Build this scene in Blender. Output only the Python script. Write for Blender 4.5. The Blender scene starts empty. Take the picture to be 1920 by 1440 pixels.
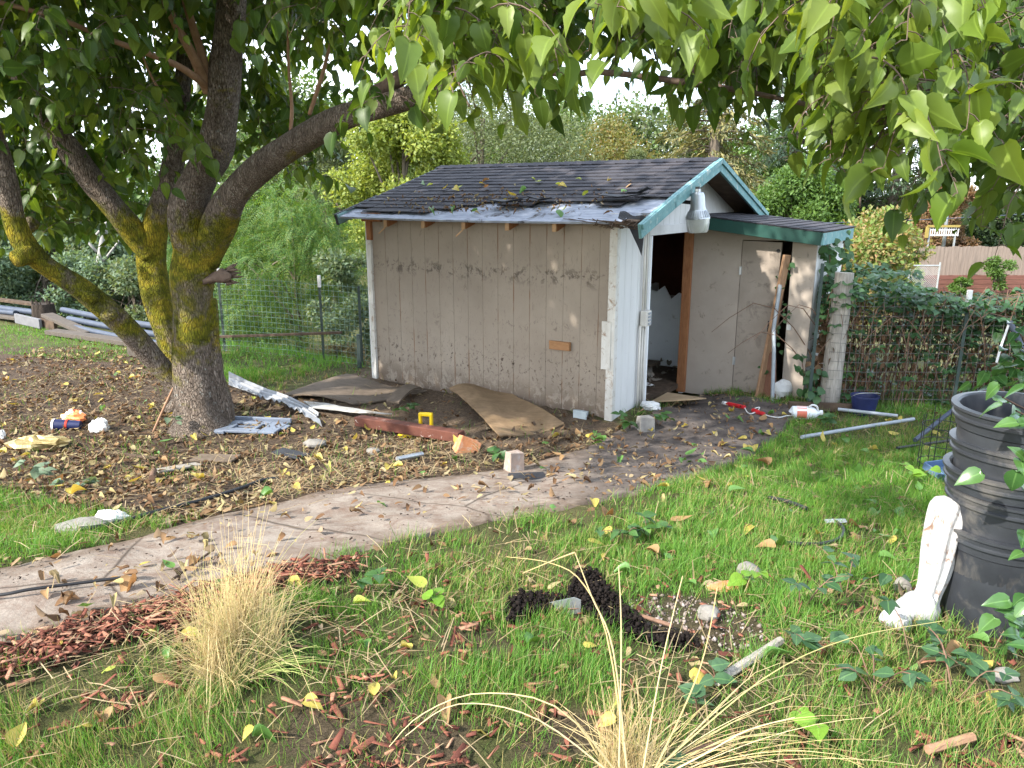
import bpy, math, random
import numpy as np
from mathutils import Vector, Matrix
rad = math.radians
SC = bpy.context.scene
COL = SC.collection
RNG = np.random.default_rng(11)
random.seed(5)

# ------------------------------------------------------------------ camera, sky, sun, exposure
PITCH = rad(14.0); FPX = 1397.0; EYE = np.array([0.0, 0.0, 1.6])
cam_d = bpy.data.cameras.new('camera'); cam = bpy.data.objects.new('camera', cam_d); COL.objects.link(cam)
cam.location = EYE; cam.rotation_euler = (rad(90) - PITCH, 0, 0)
cam_d.sensor_width = 36; cam_d.lens = 36 * FPX / 1920; cam_d.clip_end = 3000; cam_d.clip_start = 0.05
SC.camera = cam
SUN = Vector((-0.64, -0.43, 0.62)).normalized()
wd = bpy.data.worlds.new('World'); SC.world = wd; wd.use_nodes = True
nt = wd.node_tree; bgn = nt.nodes['Background']
sky = nt.nodes.new('ShaderNodeTexSky'); sky.sky_type = 'NISHITA'; sky.sun_disc = False
sky.sun_elevation = math.asin(SUN.z); sky.sun_rotation = math.atan2(SUN.x, SUN.y); sky.air_density = 1.0; sky.dust_density = 1.5
tcw = nt.nodes.new('ShaderNodeTexCoord'); nw = nt.nodes.new('ShaderNodeTexNoise')
nw.inputs['Scale'].default_value = 3.2; nw.inputs['Detail'].default_value = 8; nw.inputs['Roughness'].default_value = 0.6
rw = nt.nodes.new('ShaderNodeValToRGB'); rw.color_ramp.elements[0].position = 0.40; rw.color_ramp.elements[1].position = 0.62
mw = nt.nodes.new('ShaderNodeMixRGB'); mw.inputs[2].default_value = (8.2, 8.9, 9.8, 1)
nt.links.new(tcw.outputs['Generated'], nw.inputs['Vector']); nt.links.new(nw.outputs['Fac'], rw.inputs['Fac'])
nt.links.new(rw.outputs['Color'], mw.inputs[0]); nt.links.new(sky.outputs[0], mw.inputs[1]); nt.links.new(mw.outputs[0], bgn.inputs[0])
bgn.inputs[1].default_value = 0.15
sd = bpy.data.lights.new('sun', 'SUN'); sd.energy = 3.4; sd.angle = rad(0.8); sd.color = (1.0, 0.94, 0.84)
so = bpy.data.objects.new('sun', sd); COL.objects.link(so); so.rotation_euler = SUN.to_track_quat('Z', 'Y').to_euler()
SC.view_settings.view_transform = 'Standard'; SC.view_settings.look = 'None'; SC.view_settings.exposure = 1.68; SC.view_settings.gamma = 1
SC.cycles.max_bounces = 7; SC.cycles.diffuse_bounces = 4; SC.cycles.transparent_max_bounces = 8; SC.cycles.use_denoising = True

# ------------------------------------------------------------------ helpers: numbers
def hsh(ix, iy, s=0):
    h = (ix.astype(np.int64) * 374761393 + iy.astype(np.int64) * 668265263 + s * 974634511) & 0x7fffffff
    h = ((h ^ (h >> 13)) * 1274126177) & 0x7fffffff
    return ((h ^ (h >> 16)) & 0xffff) / 65535.0
def vn(x, y, s=0):
    x = np.asarray(x, float); y = np.asarray(y, float)
    ix = np.floor(x); iy = np.floor(y); fx = x - ix; fy = y - iy
    fx = fx * fx * (3 - 2 * fx); fy = fy * fy * (3 - 2 * fy)
    a = hsh(ix, iy, s); b = hsh(ix + 1, iy, s); c = hsh(ix, iy + 1, s); d = hsh(ix + 1, iy + 1, s)
    return (a * (1 - fx) + b * fx) * (1 - fy) + (c * (1 - fx) + d * fx) * fy
def fbm(x, y, s=0, o=3):
    return sum(vn(x * 2 ** i, y * 2 ** i, s + i) * 0.5 ** (i + 1) for i in range(o)) / (1 - 0.5 ** o)
def ss(a, b, x):
    t = np.clip((np.asarray(x, float) - a) / (b - a), 0, 1); return t * t * (3 - 2 * t)
def H(x, y):                                            # the ground's height
    x = np.asarray(x, float); y = np.asarray(y, float)
    z = -0.6 * ss(2.0, 7.0, y)
    d = (x + 1.7) * 0.508 + (y - 9.1) * 0.861
    z = z - 1.15 * ss(0.35, 2.6, d) * (1 - ss(0.6, 2.8, x))
    z = z - 1.5 * ss(9.0, 26.0, y) * ss(0.6, 3.0, x) - 0.4 * ss(12, 30, y) * (1 - ss(0.6, 3.0, x))
    z = z + 0.05 * (fbm(x * 0.9, y * 0.9, 3) - 0.5) * 2 * ss(0.5, 1.5, np.abs(x) + np.abs(y))
    z = z + 0.012 * (fbm(x * 5, y * 5, 9) - 0.5) * 2
    return z
CP, SP = math.cos(PITCH), math.sin(PITCH)
def ray(px, py):
    a = (px - 960) / FPX; b = (720 - py) / FPX
    return np.array([a, CP + b * SP, -SP + b * CP])
def at(px, py, Y):                                      # the point of a sight line at distance Y
    d = ray(px, py); return EYE + d * (Y / d[1])
def gnd(px, py):                                        # where a sight line meets the ground
    d = ray(px, py); t = 0.8
    while t < 60:
        p = EYE + d * t
        if p[2] <= float(H(p[0], p[1])): break
        t += 0.01
    return p
def proj(P):
    P = np.asarray(P, float); q = P - EYE
    dep = q[..., 1] * CP - q[..., 2] * SP; up = q[..., 1] * SP + q[..., 2] * CP
    dep = np.where(dep < 0.1, 0.1, dep)
    return 960 + FPX * q[..., 0] / dep, 720 - FPX * up / dep
def inpoly(px, py, poly):
    r = np.zeros(np.shape(px), bool); n = len(poly)
    for i in range(n):
        x0, y0 = poly[i]; x1, y1 = poly[(i + 1) % n]
        if y0 == y1: continue
        c = ((y0 > py) != (y1 > py)) & (px < (x1 - x0) * (py - y0) / (y1 - y0) + x0)
        r ^= c
    return r
def norm(v):
    v = np.asarray(v, float); return v / np.maximum(np.linalg.norm(v, axis=-1, keepdims=True), 1e-9)

# ------------------------------------------------------------------ helpers: objects
def thing(name, label, cat, loc=(0, 0, 0), rotz=0, group=None):
    o = bpy.data.objects.new(name, None); COL.objects.link(o); o.empty_display_size = 0.1
    o.location = loc; o.rotation_euler = (0, 0, rotz); tag(o, label, cat, group); return o
def tag(o, label=None, cat=None, group=None, kind=None):
    if label: o['label'] = label
    if cat: o['category'] = cat
    if group: o['group'] = group
    if kind: o['kind'] = kind
    return o
def link(name, me, mat, parent=None, smooth=False):
    if mat is not None:
        for m in (mat if isinstance(mat, (list, tuple)) else [mat]): me.materials.append(m)
    if smooth: me.polygons.foreach_set('use_smooth', np.ones(len(me.polygons), bool))
    o = bpy.data.objects.new(name, me); COL.objects.link(o)
    if parent is not None: o.parent = parent
    return o
def arr_mesh(name, V, loops, starts, mi=None):
    me = bpy.data.meshes.new(name); V = np.ascontiguousarray(V, np.float32)
    me.vertices.add(len(V)); me.vertices.foreach_set('co', V.ravel())
    me.loops.add(len(loops)); me.loops.foreach_set('vertex_index', np.ascontiguousarray(loops, np.int32))
    me.polygons.add(len(starts)); me.polygons.foreach_set('loop_start', np.ascontiguousarray(starts, np.int32))
    if mi is not None: me.polygons.foreach_set('material_index', np.ascontiguousarray(mi, np.int32))
    me.update(calc_edges=True); me.validate(); return me
TV_ = lambda t: t[0]
def scatter(name, tmpl, B, P, mat, parent=None, smooth=False, off=None):
    rib = (np.abs(TV_(tmpl)[:, 1]) < 1e-6).astype(np.float32) if smooth else None
    """one mesh of many copies of a small template: B (n,3,3) rows are the template's axes, P (n,3) the places"""
    TV, TF = tmpl; n = len(P); k = len(TV)
    V = np.einsum('kj,nji->nki', TV, B) + P[:, None, :]
    if off is not None: V += off
    tl = np.concatenate([np.array(f) for f in TF]); L = np.array([len(f) for f in TF]); ts = np.concatenate([[0], np.cumsum(L)[:-1]])
    loops = (tl[None] + (np.arange(n) * k)[:, None]).ravel(); starts = (ts[None] + (np.arange(n) * len(tl))[:, None]).ravel()
    me = arr_mesh(name, V.reshape(-1, 3), loops, starts)
    if rib is not None and len(me.vertices) == n * k: me.attributes.new('rib', 'FLOAT', 'POINT').data.foreach_set('value', np.tile(rib, n))
    return link(name, me, mat, parent, smooth)
class MB:
    def __init__(s): s.v = []; s.f = []
    def add(s, V, F):
        o = len(s.v); s.v += [tuple(map(float, p)) for p in V]; s.f += [tuple(i + o for i in f) for f in F]; return s
    def box(s, c, d, R=None, jit=0):
        V = np.array([[x, y, z] for x in (-.5, .5) for y in (-.5, .5) for z in (-.5, .5)]) * np.array(d)
        if jit: V = V + np.random.default_rng(len(s.v)).uniform(-jit, jit, V.shape)
        if R is not None: V = V @ np.array(R).T
        return s.add(V + np.array(c), [(0, 1, 3, 2), (4, 6, 7, 5), (0, 4, 5, 1), (2, 3, 7, 6), (0, 2, 6, 4), (1, 5, 7, 3)])
    def beam(s, a, b, w, h, up=(0, 0, 1)):
        a = np.array(a, float); b = np.array(b, float); d = norm(b - a); r = np.cross(d, up)
        r = norm(r); u = np.cross(r, d); L = np.linalg.norm(b - a)
        return s.box((a + b) / 2, (L, w, h), np.stack([d, r, u], 1))
    def tube(s, pts, r, n=8, caps=True, wob=0, seed=0, flute=None):
        P = np.array(pts, float); m = len(P); r = np.full(m, r) if np.isscalar(r) else np.array(r, float)
        T = norm(np.gradient(P, axis=0)); ref = np.array([0, 0, 1.]) if abs(T[0][2]) < .9 else np.array([1., 0, 0])
        u = norm(np.cross(T[0], ref)); V = []; rg = np.random.default_rng(seed); ph = rg.uniform(0, 6.28, 6)
        A = np.arange(n) * 2 * math.pi / n
        for i in range(m):
            u = norm(u - T[i] * np.dot(u, T[i])); w = np.cross(T[i], u)
            rr = np.full(n, r[i])
            if wob: rr = rr * (1 + wob * (np.sin(2 * A + ph[0] + i * .5) * .5 + np.sin(3 * A + ph[1] - i * .37) * .4 + np.sin(5 * A + ph[2] + i * .9) * .3 + np.sin(i * .8 + ph[3]) * .35))
            if flute: rr = rr * (1 + flute[1] * np.cos(A * flute[0]))
            V += list(P[i] + np.outer(np.cos(A) * rr, u) + np.outer(np.sin(A) * rr, w))
        F = [(i * n + j, i * n + (j + 1) % n, (i + 1) * n + (j + 1) % n, (i + 1) * n + j) for i in range(m - 1) for j in range(n)]
        if caps: F += [tuple(range(n))[::-1], tuple(range((m - 1) * n, m * n))]
        return s.add(V, F)
    def lathe(s, prof, n=28, c=(0, 0, 0)):
        V = [(c[0] + r * math.cos(a), c[1] + r * math.sin(a), c[2] + z) for r, z in prof for a in np.arange(n) * 2 * math.pi / n]
        m = len(prof); return s.add(V, [(i * n + j, i * n + (j + 1) % n, (i + 1) * n + (j + 1) % n, (i + 1) * n + j) for i in range(m - 1) for j in range(n)])
    def prism(s, poly, a, n, o, th):                    # outline in (a, z), thickness th along -n
        a = np.array(a, float); n = np.array(n, float); o = np.array(o, float); k = len(poly)
        V = [o + a * p + np.array([0, 0, q]) for p, q in poly]; V += [v - n * th for v in V]
        F = [tuple(range(k)), tuple(range(k, 2 * k))[::-1]] + [(i, i + k, (i + 1) % k + k, (i + 1) % k) for i in range(k)]
        return s.add(V, F)
    def slab(s, top, th):                               # any outline (3-D points), thickness downward
        k = len(top); V = [np.array(p, float) for p in top]; V += [v - np.array([0, 0, th]) for v in V]
        return s.add(V, [tuple(range(k)), tuple(range(k, 2 * k))[::-1]] + [(i, i + k, (i + 1) % k + k, (i + 1) % k) for i in range(k)])
    def siding(s, a0, a1, zb, zt, a, n, o, pitch=.203, gw=.007, gd=.004, th=.03):
        a = np.array(a, float); n = np.array(n, float); o = np.array(o, float); k0 = math.floor(a0 / pitch)
        xs = [(a0, 0)]; k = k0
        while True:
            g = k * pitch; k += 1
            if g > a1 - .02: break
            if g < a0 + .02: continue
            xs += [(g - gw / 2, 0), (g - gw / 2 + .002, -gd), (g + gw / 2 - .002, -gd), (g + gw / 2, 0)]
        xs += [(a1, 0)]
        V = []
        for p, d in xs:
            for z in np.linspace(0, 1, 2): V.append(o + a * p + n * d + np.array([0, 0, zb(p) + (zt(p) - zb(p)) * z]))
        F = [(2 * i, 2 * i + 2, 2 * i + 3, 2 * i + 1) for i in range(len(xs) - 1)]
        s.add(V, F)
        V = [o + a * p - n * th + np.array([0, 0, z]) for p, z in ((a0, zb(a0)), (a1, zb(a1)), (a1, zt(a1)), (a0, zt(a0)))]
        F2 = [o + a * p + np.array([0, 0, z]) for p, z in ((a0, zb(a0)), (a1, zb(a1)), (a1, zt(a1)), (a0, zt(a0)))]
        return s.add(V + F2, [(3, 2, 1, 0)] + [(i, (i + 1) % 4, 4 + (i + 1) % 4, 4 + i) for i in range(4)])
    def sheet(s, fn, nu, nv, th=.01):                   # a bent sheet: fn(u, v) -> point, real thickness
        top = [np.array(fn(i / nu, j / nv), float) for i in range(nu + 1) for j in range(nv + 1)]
        G = np.array(top).reshape(nu + 1, nv + 1, 3); du = np.gradient(G, axis=0); dv = np.gradient(G, axis=1)
        N = norm(np.cross(du, dv)); N = N * np.where(N[..., 2:3] < 0, -1, 1)
        V = list(G.reshape(-1, 3)) + list((G - N * th).reshape(-1, 3)); k = (nu + 1) * (nv + 1); id_ = lambda i, j: i * (nv + 1) + j; F = []
        for i in range(nu):
            for j in range(nv):
                q = (id_(i, j), id_(i + 1, j), id_(i + 1, j + 1), id_(i, j + 1)); F += [q, tuple(x + k for x in q)[::-1]]
        ring = [id_(i, 0) for i in range(nu + 1)] + [id_(nu, j) for j in range(1, nv + 1)] + [id_(i, nv) for i in range(nu - 1, -1, -1)] + [id_(0, j) for j in range(nv - 1, 0, -1)]
        F += [(ring[i], ring[i] + k, ring[(i + 1) % len(ring)] + k, ring[(i + 1) % len(ring)]) for i in range(len(ring))]
        return s.add(V, F)
    def blob(s, c, d, seed=0, rough=.25, R=None, cuts=0, nu=10, nv=7):
        rg = np.random.default_rng(seed); V = []; ph = rg.uniform(0, 6.28, 8)
        for i in range(nv + 1):
            t = math.pi * i / nv
            for j in range(nu):
                p = 2 * math.pi * j / nu; v = np.array([math.sin(t) * math.cos(p), math.sin(t) * math.sin(p), math.cos(t)])
                q = 1 + rough * (math.sin(3 * v[0] + ph[0] + 2 * v[1]) * .5 + math.sin(4 * v[1] + ph[1] - 3 * v[2]) * .4 + math.sin(5 * v[2] + ph[2] + 4 * v[0]) * .3)
                V.append(v * q * np.array(d) / 2)
        V = np.array(V)
        if R is not None: V = V @ np.array(R).T
        F = [(i * nu + j, i * nu + (j + 1) % nu, (i + 1) * nu + (j + 1) % nu, (i + 1) * nu + j) for i in range(nv) for j in range(nu)]
        return s.add(V + np.array(c), F)
    def build(s, name, mat, parent=None, smooth=False, bevel=0, auto=None):
        me = bpy.data.meshes.new(name); me.from_pydata(s.v, [], s.f); me.validate(); me.update()
        o = link(name, me, mat, parent, smooth)
        if bevel:
            b = o.modifiers.new('bevel', 'BEVEL'); b.width = bevel; b.segments = 2; b.limit_method = 'ANGLE'
        if auto:
            e = o.modifiers.new('split', 'EDGE_SPLIT'); e.split_angle = rad(auto)
        return o
def rot(az, tilt=0, roll=0):
    return np.array(Matrix.Rotation(az, 3, 'Z') @ Matrix.Rotation(tilt, 3, 'Y') @ Matrix.Rotation(roll, 3, 'X'))
def frames(ax, nrm):                                    # rows: along, side, normal
    ax = norm(ax); sd_ = norm(np.cross(nrm, ax)); return np.stack([ax, sd_, np.cross(ax, sd_)], 1)
def spline(pts, n):
    P = np.array(pts, float); t = np.linspace(0, len(P) - 1, n); out = []
    for x in t:
        i = min(int(x), len(P) - 2); f = x - i
        p0 = P[max(i - 1, 0)]; p1 = P[i]; p2 = P[i + 1]; p3 = P[min(i + 2, len(P) - 1)]
        out.append(.5 * (2 * p1 + (p2 - p0) * f + (2 * p0 - 5 * p1 + 4 * p2 - p3) * f * f + (3 * p1 - p0 - 3 * p2 + p3) * f ** 3))
    return np.array(out)

# ------------------------------------------------------------------ materials
class NT:
    def __init__(s, name):
        s.m = bpy.data.materials.new(name); s.m.use_nodes = True; s.t = s.m.node_tree; s.b = s.t.nodes['Principled BSDF']; s.co = None
    def n(s, kind, **kw):
        x = s.t.nodes.new('ShaderNode' + kind)
        for k, v in kw.items():
            if k in x.inputs: x.inputs[k].default_value = v
            else: setattr(x, k, v)
        return x
    def l(s, a, b): s.t.links.new(a, b)
    def coord(s, sc=(1, 1, 1), kind='Object'):
        c = s.n('TexCoord'); mp = s.n('Mapping'); mp.inputs['Scale'].default_value = sc; s.l(c.outputs[kind], mp.inputs[0]); return mp.outputs[0]
    def noise(s, scale, detail=4, rough=.6, vec=None, dist=0):
        x = s.n('TexNoise', Scale=scale, Detail=detail, Roughness=rough, Distortion=dist); s.l(vec if vec is not None else s.coord(), x.inputs['Vector']); return x.outputs['Fac']
    def ramp(s, fac, stops):
        r = s.n('ValToRGB'); e = r.color_ramp.elements
        while len(e) < len(stops): e.new(.5)
        for k, (p, c) in enumerate(stops): e[k].position = p; e[k].color = (*c, 1) if hasattr(c, '__len__') else (c, c, c, 1)
        s.l(fac, r.inputs[0]); return r.outputs[0]
    def mix(s, fac, a, b, mode='MIX'):
        x = s.n('MixRGB', blend_type=mode)
        for i, v in ((0, fac), (1, a), (2, b)):
            if hasattr(v, 'is_output'): s.l(v, x.inputs[i])
            else: x.inputs[i].default_value = v if i == 0 else (*v, 1)
        return x.outputs[0]
    def math(s, op, a, b=0.0, c=0.0):
        x = s.n('Math', operation=op)
        for i, v in enumerate((a, b, c)):
            if hasattr(v, 'is_output'): s.l(v, x.inputs[i])
            else: x.inputs[i].default_value = v
        return x.outputs[0]
    def sep(s, vec):
        x = s.n('SeparateXYZ'); s.l(vec, x.inputs[0]); return x.outputs
    def bump(s, h, strength=.4, dist=.01):
        x = s.n('Bump', Strength=strength, Distance=dist); s.l(h, x.inputs['Height']); s.l(x.outputs[0], s.b.inputs['Normal'])
    def out(s, col=None, rough=.7, spec=.3, metal=0):
        if col is not None:
            if hasattr(col, 'is_output'): s.l(col, s.b.inputs['Base Color'])
            else: s.b.inputs['Base Color'].default_value = (*col, 1)
        if hasattr(rough, 'is_output'): s.l(rough, s.b.inputs['Roughness'])
        else: s.b.inputs['Roughness'].default_value = rough
        s.b.inputs['Specular IOR Level'].default_value = spec; s.b.inputs['Metallic'].default_value = metal
        return s.m
def basic(name, c1, c2=None, scale=12, rough=.7, bump=.3, spec=.3, metal=0, stretch=(1, 1, 1), bscale=None, dirt=None, dscale=5, dlo=.5, dhi=.7):
    t = NT(name); v = t.coord(stretch); f = t.noise(scale, 6, .65, v); c2 = c2 or tuple(x * .7 for x in c1)
    col = t.ramp(f, [(.3, c2), (.7, c1)])
    if dirt:
        g = t.noise(dscale, 7, .7, t.coord(), .6); col = t.mix(t.ramp(g, [(dlo, 0.), (dhi, 1.)]), col, dirt)
    if bump: t.bump(t.noise((bscale or scale * 3), 5, .6, v), bump, .01)
    return t.out(col, rough, spec, metal)
def leafy(name, cols, trans=.45, rough=.45, tint=None, spec=.35):
    """thin living or dead blades: colour by leaf, light passing through"""
    t = NT(name); g = t.n('NewGeometry'); k = len(cols)
    r = t.ramp(g.outputs['Random Per Island'], [((i + .0) / max(k - 1, 1), c) for i, c in enumerate(cols)])
    f = t.noise(9, 3, .6, t.coord()); col = t.mix(t.math('MULTIPLY', f, .5), r, tuple(x * .6 for x in cols[0]))
    at_ = t.n('Attribute', attribute_name='rib'); col = t.mix(t.ramp(at_.outputs['Fac'], [(.88, 0.), (.99, .32)]), col, tuple(min(x * 1.9 + .03, 1) for x in cols[-1]))
    t.out(col, rough, spec)
    tr = t.n('BsdfTranslucent'); tc = t.mix(1.0, col, (tint or (1.35, 1.25, .55)), 'MULTIPLY'); t.l(tc, tr.inputs[0])
    mx = t.n('MixShader'); mx.inputs[0].default_value = trans
    t.l(t.b.outputs[0], mx.inputs[1]); t.l(tr.outputs[0], mx.inputs[2]); t.l(mx.outputs[0], t.t.nodes['Material Output'].inputs[0])
    return t.m

# ------------------------------------------------------------------ zones of the ground (outlines read off the photograph, projected onto the ground)
Z_PATH_UP = [(-420, 1165), (-200, 1110), (-60, 1080), (130, 1040), (330, 992), (480, 955), (600, 925), (760, 903), (900, 888), (1010, 868), (1100, 842), (1150, 815), (1200, 790), (1260, 762), (1310, 742)]
Z_PATH_LO = [(-420, 1330), (-200, 1275), (-60, 1238), (100, 1185), (300, 1128), (450, 1082), (580, 1052), (720, 1022), (850, 992), (1000, 965), (1120, 940), (1240, 915), (1350, 880), (1450, 830), (1500, 765)]
Z_PATH = Z_PATH_UP + Z_PATH_LO[::-1]
Z_LITTER = [(-900, 720), (-300, 690), (0, 650), (200, 655), (330, 690), (600, 770), (720, 805), (1000, 830), (1160, 800), (1220, 790), (1250, 830), (1130, 860), (960, 905), (560, 945), (330, 985), (180, 960), (0, 935), (-900, 1060)]
Z_DIRT = [(400, 745), (560, 735), (700, 690), (900, 720), (1100, 780), (1160, 800), (1060, 850), (930, 850), (700, 800), (560, 790)]
Z_BANK = [(-900, 560), (0, 580), (320, 640), (330, 690), (200, 650), (0, 645), (-900, 700)]
Z_SOIL = [(935, 1160), (975, 1122), (1060, 1135), (1085, 1078), (1120, 1080), (1150, 1120), (1175, 1150), (1230, 1190), (1300, 1205), (1310, 1228), (1240, 1222), (1180, 1200), (1130, 1172), (1080, 1150), (1000, 1165), (950, 1190)]
Z_GRAVEL = [(1170, 1130), (1240, 1115), (1330, 1125), (1420, 1160), (1440, 1200), (1380, 1235), (1310, 1225), (1220, 1180)]
Z_MULCH = [[(-300, 1330), (-30, 1250), (40, 1212), (190, 1160), (330, 1128), (450, 1092), (560, 1062), (680, 1050), (650, 1090), (540, 1110), (430, 1170), (320, 1195), (200, 1225), (60, 1262), (-300, 1400)],
           [(810, 1270), (830, 1200), (880, 1170), (940, 1190), (1000, 1260), (930, 1300), (850, 1290)], [(540, 1330), (700, 1270), (860, 1320), (900, 1460), (520, 1480), (540, 1400)],
           [(150, 1310), (260, 1300), (290, 1350), (200, 1380)], [(1720, 1390), (1900, 1370), (1960, 1500), (1700, 1500)], [(960, 1330), (1100, 1330), (1150, 1400), (980, 1420)]]
Z_WEDGE = [(1080, 850), (1160, 800), (1240, 775), (1290, 790), (1260, 850), (1150, 870)]
def jit(px, py, X, Y, a=14):
    return px + (fbm(X * 6, Y * 6, 31) - .5) * 2 * a, py + (fbm(X * 6, Y * 6, 47) - .5) * 2 * a * .6
def zones(X, Y):
    Z = H(X, Y); px, py = proj(np.stack([X, Y, Z], -1)); ok = Y > .8
    jx, jy = jit(px, py, X, Y)
    d = {k: inpoly(jx, jy, p) & ok for k, p in dict(litter=Z_LITTER, dirt=Z_DIRT, soil=Z_SOIL, gravel=Z_GRAVEL, bank=Z_BANK).items()}
    d['path'] = inpoly(px, py, Z_PATH) & ok; d['mulch'] = np.any([inpoly(jx, jy, p) for p in Z_MULCH], axis=0) & ok
    d['wedge'] = inpoly(jx, jy, Z_WEDGE) & ok
    return d
SHED = np.array([1.03, 7.26, -.6]); SHED_R = math.atan2(-.556, .831)
def shed_local(X, Y):
    a, b = X - SHED[0], Y - SHED[1]; return a * .831 - b * .556, a * .556 + b * .831
def in_shed(X, Y, m=0.0):
    u, v = shed_local(X, Y)
    return ((u > -3.31 - m) & (u < m) & (v > -m) & (v < 3.42 + m)) | ((u >= 0) & (u < 1.39 + m) & (v > 1.96 - m) & (v < 3.42 + m))

# the ground sheet
def axis(a, b, st, far): 
    k = [a]
    while k[-1] < b: k.append(k[-1] + st)
    lo, hi = [], []; s_ = st; x = a
    while x > -far: s_ *= 1.22; x -= s_; lo.append(x)
    s_ = st; x = k[-1]
    while x < far: s_ *= 1.22; x += s_; hi.append(x)
    return np.array(lo[::-1] + k + hi)
gx = axis(-9, 8, .065, 700); gy = axis(1.0, 12, .065, 700); GX, GY = np.meshgrid(gx, gy, indexing='ij')
GZ = H(GX, GY); zn = zones(GX, GY)
near = (np.abs(GX) < 12) & (GY < 13)
GZ = GZ - .03 * zn['path'] + np.where(near, .012 * (vn(GX * 14, GY * 14, 5) - .5) * (1 + 1.5 * (zn['litter'] | zn['dirt'])), 0)
zs = np.where(in_shed(GX, GY, -.05), -.75, 0); GZ = np.where(zs < 0, np.minimum(GZ, -.72), GZ)
nx, ny = len(gx), len(gy); idx = np.arange(nx * ny).reshape(nx, ny)
q = np.stack([idx[:-1, :-1], idx[1:, :-1], idx[1:, 1:], idx[:-1, 1:]], -1).reshape(-1, 4)
gme = arr_mesh('ground', np.stack([GX, GY, GZ], -1).reshape(-1, 3), q.ravel(), np.arange(len(q)) * 4)
ca = gme.color_attributes.new('zone', 'FLOAT_COLOR', 'POINT')
brown = np.clip(zn['litter'] * 1. + zn['dirt'] + zn['wedge'] + zn['mulch'] * .8 + zn['gravel'] * .6, 0, 1)
cc = np.stack([brown, zn['soil'] * 1., zn['dirt'] * 1., np.ones_like(brown)], -1)
ca.data.foreach_set('color', np.ascontiguousarray(cc, np.float32).ravel())
t = NT('earth'); at_ = t.n('Attribute', attribute_name='zone'); sp = t.n('SeparateColor'); t.l(at_.outputs['Color'], sp.inputs[0])
v = t.coord(); n1 = t.noise(2.2, 8, .65, v); n2 = t.noise(38, 6, .7, v)
c_grass = t.mix(t.ramp(n1, [(.4, 0.), (.6, 1.)]), (.08, .095, .03), (.14, .135, .055))
c_soil = t.mix(t.ramp(n2, [(.35, 0.), (.65, 1.)]), (.05, .034, .024), (.17, .12, .085))
c_dirt = t.mix(t.ramp(n2, [(.35, 0.), (.65, 1.)]), (.10, .068, .045), (.26, .19, .135))
col = t.mix(sp.outputs[0], c_grass, c_soil); col = t.mix(sp.outputs[2], col, c_dirt); col = t.mix(sp.outputs[1], col, (.012, .009, .008))
col = t.mix(t.ramp(t.noise(170, 4, .8, v), [(.42, .55), (.6, 0.)]), col, (.02, .016, .01)); col = t.mix(t.ramp(t.noise(130, 4, .8, t.coord((1, 1.7, 1))), [(.58, 0.), (.7, .6)]), col, (.30, .24, .15)); t.bump(t.noise(60, 8, .75, v), 1., .03); M_ground = t.out(col, .95, .15)
gme.materials.append(M_ground); gme.polygons.foreach_set('use_smooth', np.ones(len(q), bool))
go = bpy.data.objects.new('ground', gme); COL.objects.link(go)
tag(go, 'sloping yard of soil and thin turf running past the shed', 'ground', kind='structure')

# the concrete path
up = spline([gnd(*p) for p in Z_PATH_UP], 150); lo = spline([gnd(*p) for p in Z_PATH_LO], 150)
NW = 26; PV = []; PC = []
for i in range(150):
    for j in range(NW + 1):
        s_ = j / NW; p = up[i] * (1 - s_) + lo[i] * s_
        if j in (0, NW): p = p + (up[i] - lo[i]) * (.03 * (vn(np.array(i * .35), np.array(float(j)), 3) - .5))
        z = float(H(p[0], p[1])) + .012 + .008 * float(fbm(p[0] * 3, p[1] * 3, 77) - .5); PV.append((p[0], p[1], z)); PC.append(i / 149)
PV = np.array(PV); k = len(PV); low = PV - np.array([0, 0, .09]); F = []
g = lambda i, j: i * (NW + 1) + j
for i in range(149):
    for j in range(NW): F.append((g(i, j), g(i, j + 1), g(i + 1, j + 1), g(i + 1, j)))
    F += [(g(i, 0), g(i + 1, 0), g(i + 1, 0) + k, g(i, 0) + k), (g(i, NW), g(i, NW) + k, g(i + 1, NW) + k, g(i + 1, NW))]
pme = bpy.data.meshes.new('path'); pme.from_pydata(list(map(tuple, PV)) + list(map(tuple, low)), [], F); pme.update()
ca = pme.color_attributes.new('stain', 'FLOAT_COLOR', 'POINT')
px, py = proj(PV); st = ss(1010, 1190, px + (fbm(PV[:, 0] * 3, PV[:, 1] * 3, 12) - .5) * 240) * ss(1010, 880, py)
ed = np.abs((np.arange(k) % (NW + 1)) / NW - .5) * 2; edge = ss(.62, 1.0, ed + (fbm(PV[:, 0] * 4, PV[:, 1] * 4, 5) - .5) * .5)
cols = np.zeros((2 * k, 4)); cols[:k, 0] = st; cols[:k, 1] = edge; cols[:, 3] = 1
ca.data.foreach_set('color', cols.astype(np.float32).ravel())
t = NT('concrete'); at_ = t.n('Attribute', attribute_name='stain'); sp = t.n('SeparateColor'); t.l(at_.outputs['Color'], sp.inputs[0]); v = t.coord()
f = t.noise(3, 8, .7, v); c = t.ramp(f, [(.3, (.185, .15, .122)), (.55, (.275, .235, .198)), (.75, (.335, .295, .255))])
c = t.mix(t.ramp(t.noise(7, 8, .75, v, .8), [(.43, 0.), (.66, 1.)]), c, (.15, .10, .075))
c = t.mix(t.ramp(t.noise(90, 4, .7, v), [(.45, 0.), (.9, .6)]), c, (.12, .09, .07))
vo = t.n('TexVoronoi', feature='DISTANCE_TO_EDGE', Scale=.9); wv = t.mix(.12, v, t.n('TexNoise', Scale=2.5, Detail=6).outputs['Color'], 'ADD'); t.l(wv, vo.inputs['Vector'])
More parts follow.
